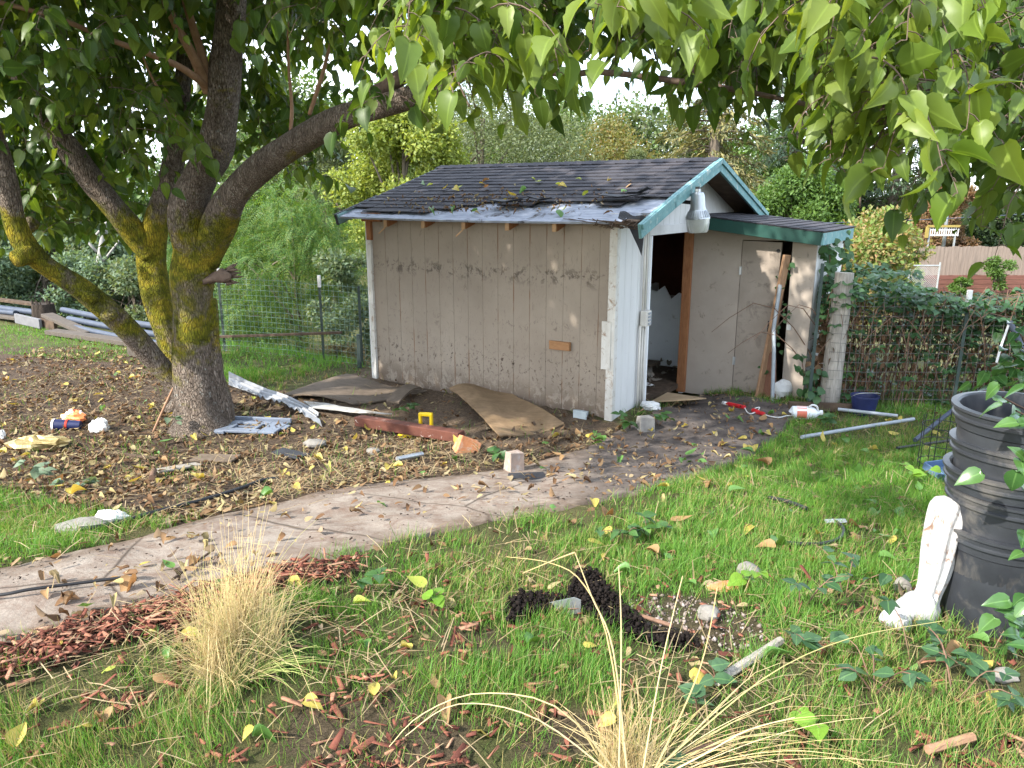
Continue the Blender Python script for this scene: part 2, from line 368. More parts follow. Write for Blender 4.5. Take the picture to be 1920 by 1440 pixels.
cr = t.ramp(vo.outputs['Distance'], [(.0, 1.), (.012, 0.)]); c = t.mix(cr, c, (.06, .045, .035))
c = t.mix(t.math('MULTIPLY', sp.outputs[1], t.ramp(t.noise(14, 6, .7, v), [(.35, .2), (.6, 1.)])), c, (.12, .085, .06))
wet = t.mix(t.ramp(t.noise(6, 8, .7, v), [(.35, 0.), (.7, 1.)]), (.045, .036, .032), (.15, .125, .11)); c = t.mix(sp.outputs[0], c, wet)
t.bump(t.noise(45, 8, .7, v), .5, .012); M_conc = t.out(c, .85, .25); pme.materials.append(M_conc)
pme.polygons.foreach_set('use_smooth', np.ones(len(F), bool))
po = bpy.data.objects.new('path', pme); COL.objects.link(po)
tag(po, 'cracked concrete path sweeping up to the shed doorway', 'path', kind='structure')

# ------------------------------------------------------------------ materials shared by several things
def tan_paint():
    t = NT('tan_paint'); v = t.coord(); x, y, z = t.sep(v)[0:3]
    c = t.ramp(t.noise(1.3, 6, .6, v), [(.3, (.25, .208, .168)), (.7, (.33, .28, .228))])
    c = t.mix(t.ramp(t.noise(26, 6, .75, t.coord((1, 1, .35)), 1.2), [(.57, 0.), (.72, .8)]), c, (.15, .115, .09))
    # scuffed bands and mud spatter above the ground
    def band(lo, hi, th, sc, colr, dens):
        nonlocal c
        bz = t.math('MULTIPLY', t.ramp(t.math('MULTIPLY_ADD', z, 1 / (hi - lo), -lo / (hi - lo)), [(0., 0.), (.35, 1.), (.6, 1.), (1., 0.)]), t.ramp(t.noise(sc, 7, .8, t.coord((1, 1, .8)), .5), [(th, 0.), (th + .06, dens)]))
        c = t.mix(bz, c, colr)
    band(1.30, 1.56, .515, 9, (.10, .08, .065), .85); band(.74, 1.04, .565, 12, (.14, .11, .09), .7); band(.08, .75, .555, 20, (.06, .04, .03), .95)
    band(-.3, .34, .44, 7, (.13, .095, .07), .8)
    # rust-brown runs along some board joints
    fr = t.math('FRACT', t.math('MULTIPLY', x, 1 / .203)); near_g = t.ramp(fr, [(.0, 1.), (.05, 0.), (.95, 0.), (1., 1.)])
    run = t.math('MULTIPLY', near_g, t.ramp(t.noise(3.1, 4, .6, t.coord((1.6, 1, .45))), [(.52, 0.), (.60, .9)])); c = t.mix(run, c, (.22, .11, .055))
    t.bump(t.noise(60, 4, .6, t.coord((3, 3, .4))), .25, .006); return t.out(c, .8, .2)
M_tan = tan_paint()
M_tan2 = basic('tan_paint_plain', (.38, .325, .275), (.31, .265, .225), 2.5, .8, .2, .2, dirt=(.15, .12, .10), dscale=9, dlo=.60, dhi=.74)
M_tandoor = basic('tan_paint_dirty', (.34, .29, .245), (.25, .21, .175), 2.5, .8, .2, .2, dirt=(.09, .075, .06), dscale=5, dlo=.54, dhi=.76)
M_white = basic('white_paint', (.64, .64, .635), (.56, .56, .555), 4, .65, .15, .3, dirt=(.40, .36, .32), dscale=22, dlo=.64, dhi=.74, stretch=(1, 1, .3))
M_peel = basic('peeling_white_paint', (.64, .63, .60), (.48, .46, .42), 14, .75, .5, .2, dirt=(.30, .22, .16), dscale=13, dlo=.54, dhi=.68, stretch=(1, 1, .35))
M_teal = basic('weathered_teal_paint', (.17, .33, .34), (.10, .225, .24), 9, .6, .35, .3, dirt=(.36, .42, .40), dscale=14, dlo=.55, dhi=.66)
M_green = basic('dark_green_paint', (.010, .062, .048), (.007, .046, .036), 5, .5, .15, .4, dirt=(.03, .065, .055), dscale=18, dlo=.62, dhi=.72)
M_raw = basic('raw_timber', (.34, .155, .07), (.21, .085, .038), 9, .8, .4, .2, stretch=(6, 6, 1))
M_end = basic('cut_timber_end', (.50, .33, .19), (.40, .24, .13), 20, .8, .2, .2)
M_wblock = basic('plain_timber', (.36, .20, .10), (.26, .13, .06), 14, .8, .3, .2, stretch=(1, 4, 4))
M_grey = basic('grey_weathered_wood', (.36, .33, .29), (.20, .18, .155), 8, .85, .5, .2, stretch=(1, 6, 6))
M_greyz = basic('grey_weathered_post', (.40, .37, .33), (.22, .20, .175), 7, .85, .5, .2, stretch=(7, 7, 1))
M_dkwood = basic('dark_rotten_wood', (.12, .085, .06), (.05, .035, .026), 10, .9, .6, .15)
def shingle_mat():
    t = NT('asphalt_shingle'); g = t.n('NewGeometry'); c = t.ramp(g.outputs['Random Per Island'], [(0., (.014, .014, .019)), (.5, (.023, .023, .030)), (1., (.038, .035, .041))])
    c = t.mix(t.ramp(t.noise(160, 3, .8, t.coord()), [(.45, 0.), (.75, .5)]), c, (.10, .09, .095)); t.bump(t.noise(200, 3, .7, t.coord()), .5, .004); return t.out(c, .85, .3)
M_shing = shingle_mat()
M_deck = basic('bare_roof_sheathing', (.36, .39, .46), (.20, .22, .27), 7, .8, .4, .25, dirt=(.05, .045, .045), dscale=5, dlo=.55, dhi=.66, stretch=(1, 3, 1))
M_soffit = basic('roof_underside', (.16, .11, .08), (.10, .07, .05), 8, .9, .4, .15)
M_felt = basic('black_roofing_felt', (.035, .037, .043), (.02, .02, .024), 10, .7, .4, .3)
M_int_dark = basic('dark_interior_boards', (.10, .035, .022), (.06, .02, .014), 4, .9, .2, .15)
M_int_white = basic('pale_interior_panel', (.84, .87, .90), (.74, .77, .80), 3, .7, .1, .3, dirt=(.4, .38, .35), dscale=4, dlo=.62, dhi=.75)
M_conduit = basic('painted_conduit', (.66, .63, .58), (.54, .51, .47), 6, .55, .05, .4)
M_steel = basic('galvanised_metal', (.50, .53, .55), (.36, .38, .40), 7, .38, .06, .5, metal=.7)
M_alu = basic('dull_aluminium', (.27, .28, .30), (.18, .19, .21), 4, .5, .08, .5, metal=.35, dirt=(.25, .21, .17), dscale=6, dlo=.55, dhi=.7)
M_black = basic('black_rubber', (.02, .02, .022), (.012, .012, .013), 20, .5, .05, .4)
M_pvc = basic('dirty_white_plastic', (.32, .35, .38), (.24, .27, .30), 10, .5, .05, .4, dirt=(.3, .27, .22), dscale=12, dlo=.6, dhi=.7)
M_wire = basic('galvanised_wire', (.42, .44, .44), (.28, .29, .29), 10, .5, 0, .5, metal=.5)
M_gwire = basic('green_coated_wire', (.10, .17, .14), (.08, .13, .11), 10, .5, 0, .4)
M_tpost = basic('green_steel_post', (.035, .055, .05), (.025, .04, .035), 8, .6, .05, .4)
M_stone = basic('grey_stone', (.26, .245, .225), (.16, .15, .135), 11, .9, .6, .2)
M_bark2 = basic('distant_bark', (.17, .14, .11), (.09, .075, .06), 7, .9, .5, .15, stretch=(3, 3, .6))

# ------------------------------------------------------------------ the shed (local x along the long wall towards its right end, y into the depth)
sh = thing('shed', 'small derelict tan and white shed with brown shingle roof and open doorway', 'shed', SHED, SHED_R)
L0, GW = -3.31, 3.42
zr = lambda v: 2.62 - .31 * abs(v - 1.71)
zw = lambda v: zr(v) - .045
ex, ey = (1, 0, 0), (0, 1, 0)
m = MB(); m.siding(L0 + .06, -.085, lambda a: -.12, lambda a: zw(0) - .01, ex, (0, -1, 0), (0, 0, 0), th=.05); m.build('long_wall', M_tan, sh)
m = MB(); m.box((L0 + .03, -.004, .84), (.06, .06, 1.74)); m.build('corner_trim', M_peel, sh)
m = MB(); m.box((L0 + .035, -.006, 1.885), (.075, .062, .34)); m.box((L0 + .17, -.11, 1.985), (.30, .04, .10)); m.build('corner_post', M_raw, sh, bevel=.003)
m = MB(); m.box((-.042, -.006, .99), (.085, .07, 2.14)); m.build('corner_trim', M_peel, sh, bevel=.004)
m = MB(); m.box((-.085, -.043, .78), (.10, .02, .48), jit=.004); m.build('trim_board', M_peel, sh, bevel=.003)
m = MB(); m.box((-.62, -.03, .72), (.24, .045, .085), jit=.004); m.build('wood_block', M_wblock, sh, bevel=.003)
# gable wall (plane x = 0 facing +x); door opening between y .72 and 1.88
gn = (1, 0, 0)
m = MB(); m.siding(.0, .665, lambda a: -.12, lambda a: zw(a), ey, gn, (.0, 0, 0), pitch=.152, th=.05); m.build('gable_wall', M_white, sh)
m = MB(); m.siding(.665, 1.90, lambda a: 1.83, lambda a: zw(a), ey, gn, (.0, 0, 0), pitch=.152, th=.05)
m.siding(1.90, GW, lambda a: -.12, lambda a: zw(a), ey, gn, (.0, 0, 0), pitch=.152, th=.05); m.build('gable_wall', M_white, sh)
m = MB(); m.box((.013, 1.29, 1.875), (.026, 1.26, .10)); m.box((.012, .692, .86), (.024, .055, 1.925)); df = m.build('door_frame', M_white, sh, bevel=.003)
m = MB(); m.box((-.02, 1.90, .86), (.10, .055, 1.92)); m.build('jamb', M_raw, df, bevel=.003)
m = MB(); m.box((-.03, .735, .86), (.10, .03, 1.92)); m.build('door_stop', M_int_white, df)
# far walls and the inside
m = MB(); m.prism([(0, -.12), (GW, -.12), (GW, zw(GW)), (1.71, zw(1.71)), (0, zw(0))], ey, (-1, 0, 0), (L0, 0, 0), -.05); m.build('end_wall', M_white, sh)
m = MB(); m.box((L0 / 2, GW - .025, .97), (-L0 - .12, .05, 2.2)); m.build('rear_wall', M_tan2, sh)
m = MB(); m.box((L0 / 2 - .1, GW - .062, 1.48), (-L0 - .35, .02, 1.2)); m.box((L0 + .07, GW / 2, 1.45), (.02, GW - .3, 1.2)); m.box((L0 / 2 - .02, .072, 1.45), (-L0 - .2, .02, 1.25)); m.build('inner_boards', M_int_dark, sh)
rg = np.random.default_rng(4); top = [(x, 1.0 + .05 * rg.standard_normal() + (.10 if x < -1.15 else 0)) for x in np.linspace(L0 + .2, -.12, 30)]
m = MB(); m.prism([(L0 + .2, 0), (-.12, 0)] + top[::-1], ex, (0, -1, 0), (0, 2.72, 0), .02); m.build('inner_panel', M_int_white, sh)
top = [(y, .95 + .04 * rg.standard_normal()) for y in np.linspace(.2, GW - .12, 24)]
m = MB(); m.prism([(.2, 0), (GW - .12, 0)] + top[::-1], ey, (1, 0, 0), (L0 + .095, 0, 0), .01); m.build('inner_panel', M_int_white, sh)
m = MB(); m.box((-1.0, 2.75, .52), (.05, 1.2, 1.04)); m.build('inner_partition', M_int_white, sh)
m = MB(); m.box((L0 / 2, GW / 2, -.03), (-L0 - .1, GW - .12, .06)); m.build('shed_floor', M_dkwood, sh)
# roof
RX0, RX1, OV = L0 - .22, .35, .26
m = MB()
for sgn in (1, -1):
    n_ = 40; rg = np.random.default_rng(8)
    def fn(a, b, sgn=sgn):
        x = RX0 + (RX1 - .04 - RX0) * a; d = (1.71 + OV) * b; y = 1.71 - sgn * d
        if sgn > 0 and b > .98:
            y += .03 * (vn(np.array(x * 5.), np.array(0.), 3) - .3) + .26 * float(ss(.0, .34, x))     # rotten corner pulled back
        return (x, y, 2.62 - .31 * (1.71 + OV) * b - .018 - .015 * math.sin(a * 3.14) * b)
    m.sheet(fn, n_, 8, .022)
rf = m.build('roof', M_deck, sh)
m = MB()
for sgn in (1, -1):
    m.sheet(lambda a, b: (RX0 + .02 + (RX1 - .1 - RX0) * a, 1.71 - sgn * (.02 + (1.71 + OV - .10) * b), 2.62 - .31 * (1.71 + OV - .10) * b - .045 - .015 * math.sin(a * 3.14) * b), 12, 3, .006)
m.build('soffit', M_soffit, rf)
rg = np.random.default_rng(21); m = MB(); expo = .128; sl = math.atan(.31); nrow = 15
for sgn in (1, -1):
    for r_ in range(nrow + 1):
        b1 = (r_ + 1) * expo; b0 = max(b1 - .20, 0)
        if b1 * math.cos(sl) > 1.71 + OV + .06: continue
        x = RX0 - .02 - rg.uniform(0, .25)
        while x < RX1:
            w_ = .245 + rg.uniform(-.03, .03); xa, xb = max(x + .0025, RX0 - .02), min(x + w_ - .0025, RX1 - .015); x += w_
            if xb - xa < .02: continue
            xm = (xa + xb) / 2
            if sgn > 0:
                edge = 14.2 - 2.0 * float(ss(-2.3, -1.9, xm)) - .9 * float(ss(-1.3, -.9, xm)) + .6 * float(ss(-.55, -.2, xm)) - 1.1 * float(ss(.0, .12, xm))
                if r_ + rg.uniform(-.3, .3) > edge: continue
            lift = rg.uniform(0, .004); dz = -.015 * math.sin((xm - RX0) / (RX1 - RX0) * 3.14)
            def P(xx, b, h):
                d = b * math.cos(sl); return (xx, 1.71 - sgn * d, 2.62 - .31 * d + h + dz * b / 2)
            h0, h1 = .002, .013 + lift; c1 = rg.uniform(-.008, .008)
            V = [P(xa, b0, h0), P(xb, b0, h0), P(xb, b1 + c1, h1), P(xa, b1 + c1 + rg.uniform(-.004, .004), h1), P(xa, b0, h0 - .006), P(xb, b0, h0 - .006), P(xb, b1 + c1, h1 - .008), P(xa, b1 + c1, h1 - .008)]
            m.add(V, [(0, 3, 2, 1), (3, 7, 6, 2), (0, 4, 7, 3), (1, 2, 6, 5), (4, 5, 6, 7)])
m.build('shingles', M_shing, rf)
m = MB()                                               # ridge caps
x = RX0 - .02
while x < RX1 - .02:
    w_ = .15; V = [(x, 1.71 - .14, 2.62 - .043 + .022), (x, 1.71, 2.642), (x, 1.71 + .14, 2.62 - .043 + .022), (x + w_, 1.71 - .14, 2.62 - .043 + .014), (x + w_, 1.71, 2.634), (x + w_, 1.71 + .14, 2.62 - .043 + .014)]
    m.add(V + [(a, b, c - .007) for a, b, c in V], [(0, 1, 4, 3), (1, 2, 5, 4), (0, 6, 7, 1), (1, 7, 8, 2), (0, 3, 9, 6), (2, 8, 11, 5)]); x += w_
m.build('ridge_caps', M_shing, rf)
for sgn in (1, -1):                                    # blue-green boards on the near gable end
    m = MB()
    e1 = OV if sgn < 0 else OV + .06
    for b0, b1, sag in (((-.01, 1.28, 0), (1.24, 1.71 + e1, .02)) if sgn > 0 else ((-.01, 1.71 + e1, 0),)):
        P = lambda b: np.array((RX1 + .0, 1.71 - sgn * b, 2.62 - .31 * max(b, 0) - .06))
        a_, c_ = P(b0), P(b1) - np.array([0, 0, sag]); m.beam(a_, c_, .030, .135, up=(0, 0, 1)); m.beam(a_ + (.025, 0, .04), c_ + (.025, 0, .04), .022, .05)
    m.build('rake_board', M_teal, rf, bevel=.003)
for sgn in (1, -1):
    m = MB(); P = lambda b: np.array((RX0 - .005, 1.71 - sgn * b, 2.62 - .31 * b - .05)); m.beam(P(-.01), P(1.71 + OV), .025, .11)
    m.build('rake_board', M_teal if sgn < 0 else basic('faded_teal_edge', (.20, .33, .33), (.13, .2, .2), 8, .7, .3), rf)
m = MB(); m.beam((RX0 - .03, -OV - .01, zr(-OV) - .055), (RX0 - .03, .45, zr(.45) - .055), .03, .13); m.build('rake_board', M_felt, rf)
for x in (-2.86, -2.30, -1.74, -1.18, -.62):           # rafter tails under the bare eave
    m = MB(); a_, c_ = np.array((x, -.17, zr(-.17) - .105)), np.array((x, .05, zr(.05) - .105)); m.beam(a_, c_, .045, .10); o_ = m.build('rafter_tail', M_raw, sh)
    m = MB(); m.box((x, -.178, zr(-.17) - .105), (.046, .012, .10), jit=.003)
    if x in (-2.86, -1.74): m.beam((x, -.185, zr(-.17) - .16), (x - .07, -.22, zr(-.17) - .23), .02, .012)
    m.build('cut_end', M_end, o_)
rg = np.random.default_rng(3)
for i, (x, b, w_, l_, tilt) in enumerate([(-1.35, 1.62, .42, .16, .10), (-1.0, 1.52, .3, .12, -.1), (-.12, 1.45, .5, .17, .03), (.05, 1.4, .17, .13, .5)]):
    m = MB(); m.sheet(lambda a, c, x=x, b=b, w_=w_, l_=l_, tilt=tilt: (x + w_ * (a - .5), 1.71 - b - l_ * (c - .5) + tilt * (a - .5) * .2, 2.62 - .31 * (b + l_ * (c - .5)) + .03 + .05 * abs(a - .5) + .04 * c * c + tilt * .1 * a), 6, 4, .006); m.build('curled_shingle', M_felt, rf)
m = MB(); m.sheet(lambda a, c: (.02 + .30 * a + .02 * c, -.14 + .26 * (1 - a) * .4 - .10 * c, 2.03 + .05 * (1 - a) - .30 * a * a * c - .05 * c + .012 * math.sin(9 * a + 5 * c)), 10, 6, .008); m.build('hanging_felt', M_felt, rf)
m = MB()
for i in range(40):
    m.beam((rg.uniform(-.5, .3), -.22 + rg.uniform(-.05, .12), 1.985 + rg.uniform(0, .03)), (rg.uniform(-.2, .33), -.2 + rg.uniform(-.1, .05), 1.95 + rg.uniform(-.03, .03)), .01, .006)
m.build('splintered_edge', M_dkwood, rf)
# closet on the gable end with its own lean-to roof
CV, CU = 1.96, 1.39; zc = lambda u: 2.02 - .113 * u
m = MB(); m.prism([(.0, -.12), (.585, -.12), (.585, zc(.585) - .10), (.0, zc(0) - .10)], ex, (0, -1, 0), (0, CV, 0), .04)
m.prism([(.585, 1.745), (CU, 1.745), (CU, zc(CU) - .10), (.585, zc(.585) - .10)], ex, (0, -1, 0), (0, CV, 0), .04)
m.prism([(1.155, -.12), (CU, -.12), (CU, 1.745), (1.135, 1.745)], ex, (0, -1, 0), (0, CV, 0), .04); cl = m.build('closet', M_tan2, sh)
m = MB(); m.prism([(CV + .04, -.12), (GW, -.12), (GW, zc(CU) - .06), (CV + .04, zc(CU) - .06)], ey, (1, 0, 0), (CU, 0, 0), .04); m.build('side_wall', M_white, cl)
m = MB(); m.box((CU / 2, GW - .02, .85), (CU - .1, .03, 1.9)); m.build('rear_wall', M_dkwood, cl)
m = MB(); m.prism([(0, .0), (.415, -.03), (.44, 1.73), (.0, 1.735)], (.995, -.09, 0), (-.09, -.995, 0), (.592, CV - .004, 0), .03); dr = m.build('closet_door', M_tandoor, sh)
m = MB(); m.blob((.985, CV - .075, .78), (.05, .06, .05)); m.box((.985, CV - .055, .80), (.06, .012, .12)); m.build('latch', M_black, dr, True)
m = MB(); m.lathe([(.0, 0), (.02, 0), (.02, .008), (0, .008)], 12); o_ = m.build('knob_hole', M_black, dr); o_.rotation_euler = (rad(90), 0, rad(-5)); o_.location = (1.0, CV - .043, 1.64)
m = MB(); m.box((.59, CV - .012, 1.40), (.025, .02, .09)); m.build('hinge', M_steel, dr); m = MB(); m.box((.59, CV - .012, .35), (.025, .02, .09)); m.build('hinge', M_steel, dr)
m = MB(); m.box((1.175, CV - .008, .80), (.045, .014, .06)); m.build('strike_plate', M_steel, cl)
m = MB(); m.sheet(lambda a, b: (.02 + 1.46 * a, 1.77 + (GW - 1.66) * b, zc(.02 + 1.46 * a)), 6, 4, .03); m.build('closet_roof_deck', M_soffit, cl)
m = MB(); rg = np.random.default_rng(9)
for r_ in range(12):
    u1 = 1.50 - r_ * .128; y = 1.74 - rg.uniform(0, .2)
    while y < GW + .1:
        w_ = .245 + rg.uniform(-.02, .02); ya, yb = max(y + .003, 1.735), min(y + w_ - .003, GW + .11); y += w_
        if yb - ya < .02: continue
        u0 = max(u1 - .2, .03); V = [(u0, ya, zc(u0) + .004), (u1, ya, zc(u1) + .018), (u1, yb, zc(u1) + .018), (u0, yb, zc(u0) + .004)]
        m.add(V + [(a, b, c - .007) for a, b, c in V], [(0, 1, 2, 3), (4, 7, 6, 5), (0, 4, 5, 1), (1, 5, 6, 2), (3, 2, 6, 7)])
m.build('closet_shingles', M_shing, cl)
m = MB(); m.beam((.03, 1.755, zc(.03) - .068), (1.478, 1.755, zc(1.478) - .068), .03, .135, up=(0, 0, 1)); m.build('front_fascia', M_green, cl, bevel=.003)
m = MB(); m.box((1.48, 2.57, zc(1.48) - .068), (.028, 1.66, .125)); m.build('end_fascia', M_teal, cl, bevel=.003)

# yard lamp on its arm, and the electric box with its conduits
lm = thing('yard_lamp', 'grey metal dusk lamp with ribbed collar and cloudy lens under the gable', 'lamp', (0, 0, 0)); lm.location = Vector(SHED) + Matrix.Rotation(SHED_R, 3, 'Z') @ Vector((.45, .88, 1.86)); lm.rotation_euler = (rad(2), rad(-3), SHED_R)
m = MB(); m.lathe([(0, .43), (.028, .43), (.03, .40), (.055, .395), (.068, .37), (.075, .25), (.082, .235), (.085, .22)], 28); m.build('housing', M_steel, lm, True, auto=40)
m = MB(); m.lathe([(0, .455), (.022, .455), (.024, .43), (0, .43)], 16); m.build('photocell', M_black, lm)
m = MB(); m.lathe([(.085, .225), (.09, .22), (.118, .15), (.122, .135), (.112, .13)], 56); 
for k in range(28):
    a = k * 2 * math.pi / 28; m.beam((.092 * math.cos(a), .092 * math.sin(a), .215), (.120 * math.cos(a), .120 * math.sin(a), .15), .008, .010)
m.build('ribbed_collar', M_steel, lm, True, auto=40)
t = NT('cloudy_lens'); t.b.inputs['Transmission Weight'].default_value = .35; M_lens = t.out(t.ramp(t.noise(9, 5, .6, t.coord()), [(.3, (.42, .44, .43)), (.7, (.60, .62, .60))]), .35, .5)
m = MB(); m.lathe([(.118, .135), (.116, .09), (.104, .02), (.09, .0), (0, -.004)], 28); m.build('lens', M_lens, lm, True, auto=50)
m = MB(); m.tube([(-.06, .0, .30), (-.16, -.0, .315), (-.30, 0, .31), (-.45, 0, .30)], .02, 10); m.box((-.435, 0, .30), (.02, .09, .12)); m.build('arm', M_black, lm, True, auto=40)
eb = thing('electric_box', 'small grey electric box with painted conduits on the white wall', 'electric box', SHED, SHED_R)
m = MB(); m.box((.055, .575, .985), (.07, .13, .16)); m.build('box', M_conduit, eb, bevel=.006)
m = MB()
for k in range(4): m.box((.094, .59, .93 + k * .036), (.008, .075, .022))
m.build('cover', M_pvc, eb, bevel=.002)
for y in (.54, .60): m = MB(); m.tube([(.03, y, 1.06), (.03, y, 2.08)], .012, 8); m.build('conduit', M_conduit, eb, True)
for y in (.50, .56, .62): m = MB(); m.tube([(.03, y + .01, -.05), (.03, y, .45), (.03, y, .91)], .013, 8); m.build('conduit', M_conduit, eb, True)

# ------------------------------------------------------------------ foliage tools
def leaf_tmpl(t, w, fold=.18, curl=.25, asym=0):
    """an oval leaf folded along its midrib: x along the leaf (length 1), y across, z up"""
    V = [(0, 0, 0)]; n = len(t)
    for a, b in zip(t, w):
        z = -curl * a * a
        V += [(a, -b * (1 + asym), z + fold * b), (a, 0, z), (a, b * (1 - asym), z + fold * b)]
    V.append((1, 0, -curl)); F = [(0, 2, 1), (0, 3, 2)]
    for i in range(n - 1):
        p = 1 + 3 * i; F += [(p, p + 1, p + 4, p + 3), (p + 1, p + 2, p + 5, p + 4)]
    p = 1 + 3 * (n - 1); e = 1 + 3 * n; F += [(p, p + 1, e), (p + 1, p + 2, e)]
    return np.array(V, float), F
LEAF = leaf_tmpl([-.06, .08, .28, .52, .76, .90], [.16, .35, .41, .33, .17, .07], .22, .28)
LEAF_B = leaf_tmpl([-.04, .12, .32, .50, .58, .78, .92], [.20, .36, .40, .30, .33, .16, .06], .35, .45, .12)
LEAF_S = leaf_tmpl([.15, .4, .7], [.22, .32, .2], .3, .2)
QUAD = (np.array([(0, 0, 0), (.45, -.3, .07), (1, 0, -.1), (.45, .3, .07)], float), [(0, 1, 2), (0, 2, 3)])
BLADE = (np.array([(0, -.5, 0), (0, .5, 0), (.45, -.4, .10), (.45, .4, .10), (.8, -.22, .07), (.8, .22, .07), (1, 0, 0)], float), [(0, 1, 3, 2), (2, 3, 5, 4), (4, 5, 6)])
class Foliage:
    def __init__(s, tmpl): s.t = tmpl; s.P = []; s.B = []; s.tw = MB()
    def leaf(s, p, ax, nrm, L, W=1.0):
        f = frames(np.array(ax, float), np.array(nrm, float)); s.P.append(p); s.B.append(np.array([f[:, 0] * L, f[:, 1] * L * W, f[:, 2] * L]))
    def bulk(s, P, ax, nrm, L, W=1.0):
        ax = norm(ax); sdv = norm(np.cross(nrm, ax)); nn = np.cross(ax, sdv); L = np.broadcast_to(L, len(P))[:, None]
        s.P += list(P); s.B += list(np.stack([ax * L, sdv * L * W, nn * L], 1))
    def spray(s, base, d, L, size, n, rg, droop=.7, r=.0028):
        d = norm(np.array(d, float)); p = np.array(base, float); pts = [p]; k = max(5, n)
        for i in range(k):
            d = norm(d + np.array([0, 0, -droop * .22]) + rg.normal(0, .08, 3)); p = p + d * L / k; pts.append(p)
        s.tw.tube(pts, np.linspace(r, r * .4, len(pts)), 4, False)
        for i in range(n):
            q = pts[1 + int(i * (k - 1) / max(n - 1, 1))]; side = (1 if i % 2 else -1)
            h = norm(np.cross(d, (0, 0, 1)) + 1e-6) * side
            ax = norm(h * rg.uniform(.2, .9) + d * rg.uniform(.0, .5) + np.array([0, 0, -rg.uniform(.2, 1.1)]) + rg.normal(0, .38, 3))
            out = norm(h * .5 + np.array([0, 0, .7]) + rg.normal(0, .62, 3)); pe = q + (ax * .5 + h * .4) * rg.uniform(.02, .05)
            s.tw.tube([q, (q + pe) / 2 + (0, 0, .004), pe], .0016, 3, False)
            s.leaf(pe, ax, out, size * rg.choice([rg.uniform(.35, .7), rg.uniform(.7, 1.2)], p=[.35, .65]), rg.uniform(.62, 1.0))
    def build(s, name, mat, parent, twig=None, twname='twigs', smooth=True):
        o = scatter(name, s.t, np.array(s.B), np.array(s.P), mat, parent, smooth)
        if twig and s.tw.v: s.tw.build(twname, twig, parent)
        return o

# ------------------------------------------------------------------ the mulberry tree
def bark_mat():
    t = NT('mossy_bark'); v = t.coord(); z = t.sep(v)[2]
    c = t.ramp(t.noise(7, 8, .7, t.coord((2.2, 2.2, .7))), [(.3, (.18, .14, .11)), (.5, (.32, .255, .205)), (.72, (.46, .39, .325))])
    c = t.mix(t.ramp(t.noise(48, 5, .7, t.coord((2.5, 2.5, .6))), [(.40, .75), (.56, 0.)]), c, (.05, .036, .028)); c = t.mix(t.ramp(t.noise(17, 5, .7, v), [(.60, 0.), (.67, .75)]), c, (.40, .41, .37))
    hz = t.ramp(t.math('MULTIPLY_ADD', z, 1 / 2.6, .1), [(0., 0.), (.34, .25), (.5, .62), (.84, .66), (1., .1)])
    ms = t.ramp(t.math('ADD', t.noise(2.6, 8, .72, v, .4), t.math('MULTIPLY', hz, .485)), [(.66, 0.), (.78, 1.)])
    mc = t.ramp(t.noise(5, 6, .7, v), [(.3, (.03, .04, .006)), (.48, (.19, .19, .016)), (.66, (.42, .32, .03))])
    c = t.mix(ms, c, mc); vo = t.n('TexVoronoi', feature='DISTANCE_TO_EDGE', Scale=34.0); t.l(t.mix(.10, t.coord((1.6, 1.6, .38)), t.n('TexNoise', Scale=5.0, Detail=5).outputs['Color'], 'ADD'), vo.inputs['Vector']); fur = t.ramp(vo.outputs['Distance'], [(0., 0.), (.16, 1.)]); c = t.mix(t.math('MULTIPLY', t.math('SUBTRACT', 1.0, fur), .42), c, (.04, .03, .022)); t.bump(t.math('ADD', t.math('MULTIPLY', fur, .7), t.noise(40, 8, .8, t.coord((2, 2, .7)))), 1., .035); return t.out(c, .9, .15)
M_bark = bark_mat(); M_shoot = basic('young_bark', (.33, .20, .125), (.22, .125, .075), 16, .75, .3, .2, dirt=(.4, .36, .3), dscale=30, dlo=.66, dhi=.72)
M_darkbark = basic('grey_brown_bark', (.16, .115, .09), (.085, .06, .047), 12, .85, .6, .15, stretch=(2, 2, 1))
M_leaf = leafy('mulberry_leaf', [(.04, .085, .014), (.06, .12, .018), (.085, .155, .022), (.05, .105, .018), (.12, .185, .028), (.07, .13, .02), (.16, .215, .035), (.075, .13, .022)], .48, .42, (1.5, 1.3, .4))
TB = gnd(376, 775)
mt = thing('mulberry_tree', 'spreading mulberry tree with mossy forked trunk and broad green leaves', 'tree', TB)
def limb(m, pts, n=14, seg=26, wob=.10, seed=0):
    P = np.array([at(*p[:3]) for p in pts]); R_ = np.array([p[3] / 2 / FPX * p[2] * .77 for p in pts])
    S = spline(np.c_[P, R_], seg); m.tube(S[:, :3] - TB, np.maximum(S[:, 3], .003), n, True, wob, seed); return S[:, :3]
m = MB()
limb(m, [(378, 812, 7.0, 170), (376, 785, 7.02, 128), (370, 740, 7.05, 108), (362, 690, 7.05, 96), (359, 620, 7.05, 90), (361, 540, 7.05, 96), (366, 480, 7.05, 100), (370, 440, 7.05, 96), (372, 415, 7.05, 70)], 28, 40, .07, 1)
limb(m, [(408, 800, 7.12, 90), (404, 740, 7.14, 66), (396, 690, 7.16, 60), (392, 640, 7.16, 50), (390, 560, 7.14, 40)], 16, 22, .10, 8)
for a_ in (0.2, 1.1, 2.3, 3.4, 4.3, 5.4):
    b_ = TB + np.array([.16 * math.cos(a_), .16 * math.sin(a_), .16]); e_ = TB + np.array([.42 * math.cos(a_), .42 * math.sin(a_), -.04]); m.tube([b_ - TB, (b_ + e_) / 2 - TB + (0, 0, .0), e_ - TB], [.09, .065, .02], 8, True, .1, int(a_ * 10))
m.build('trunk', M_bark, mt, True)
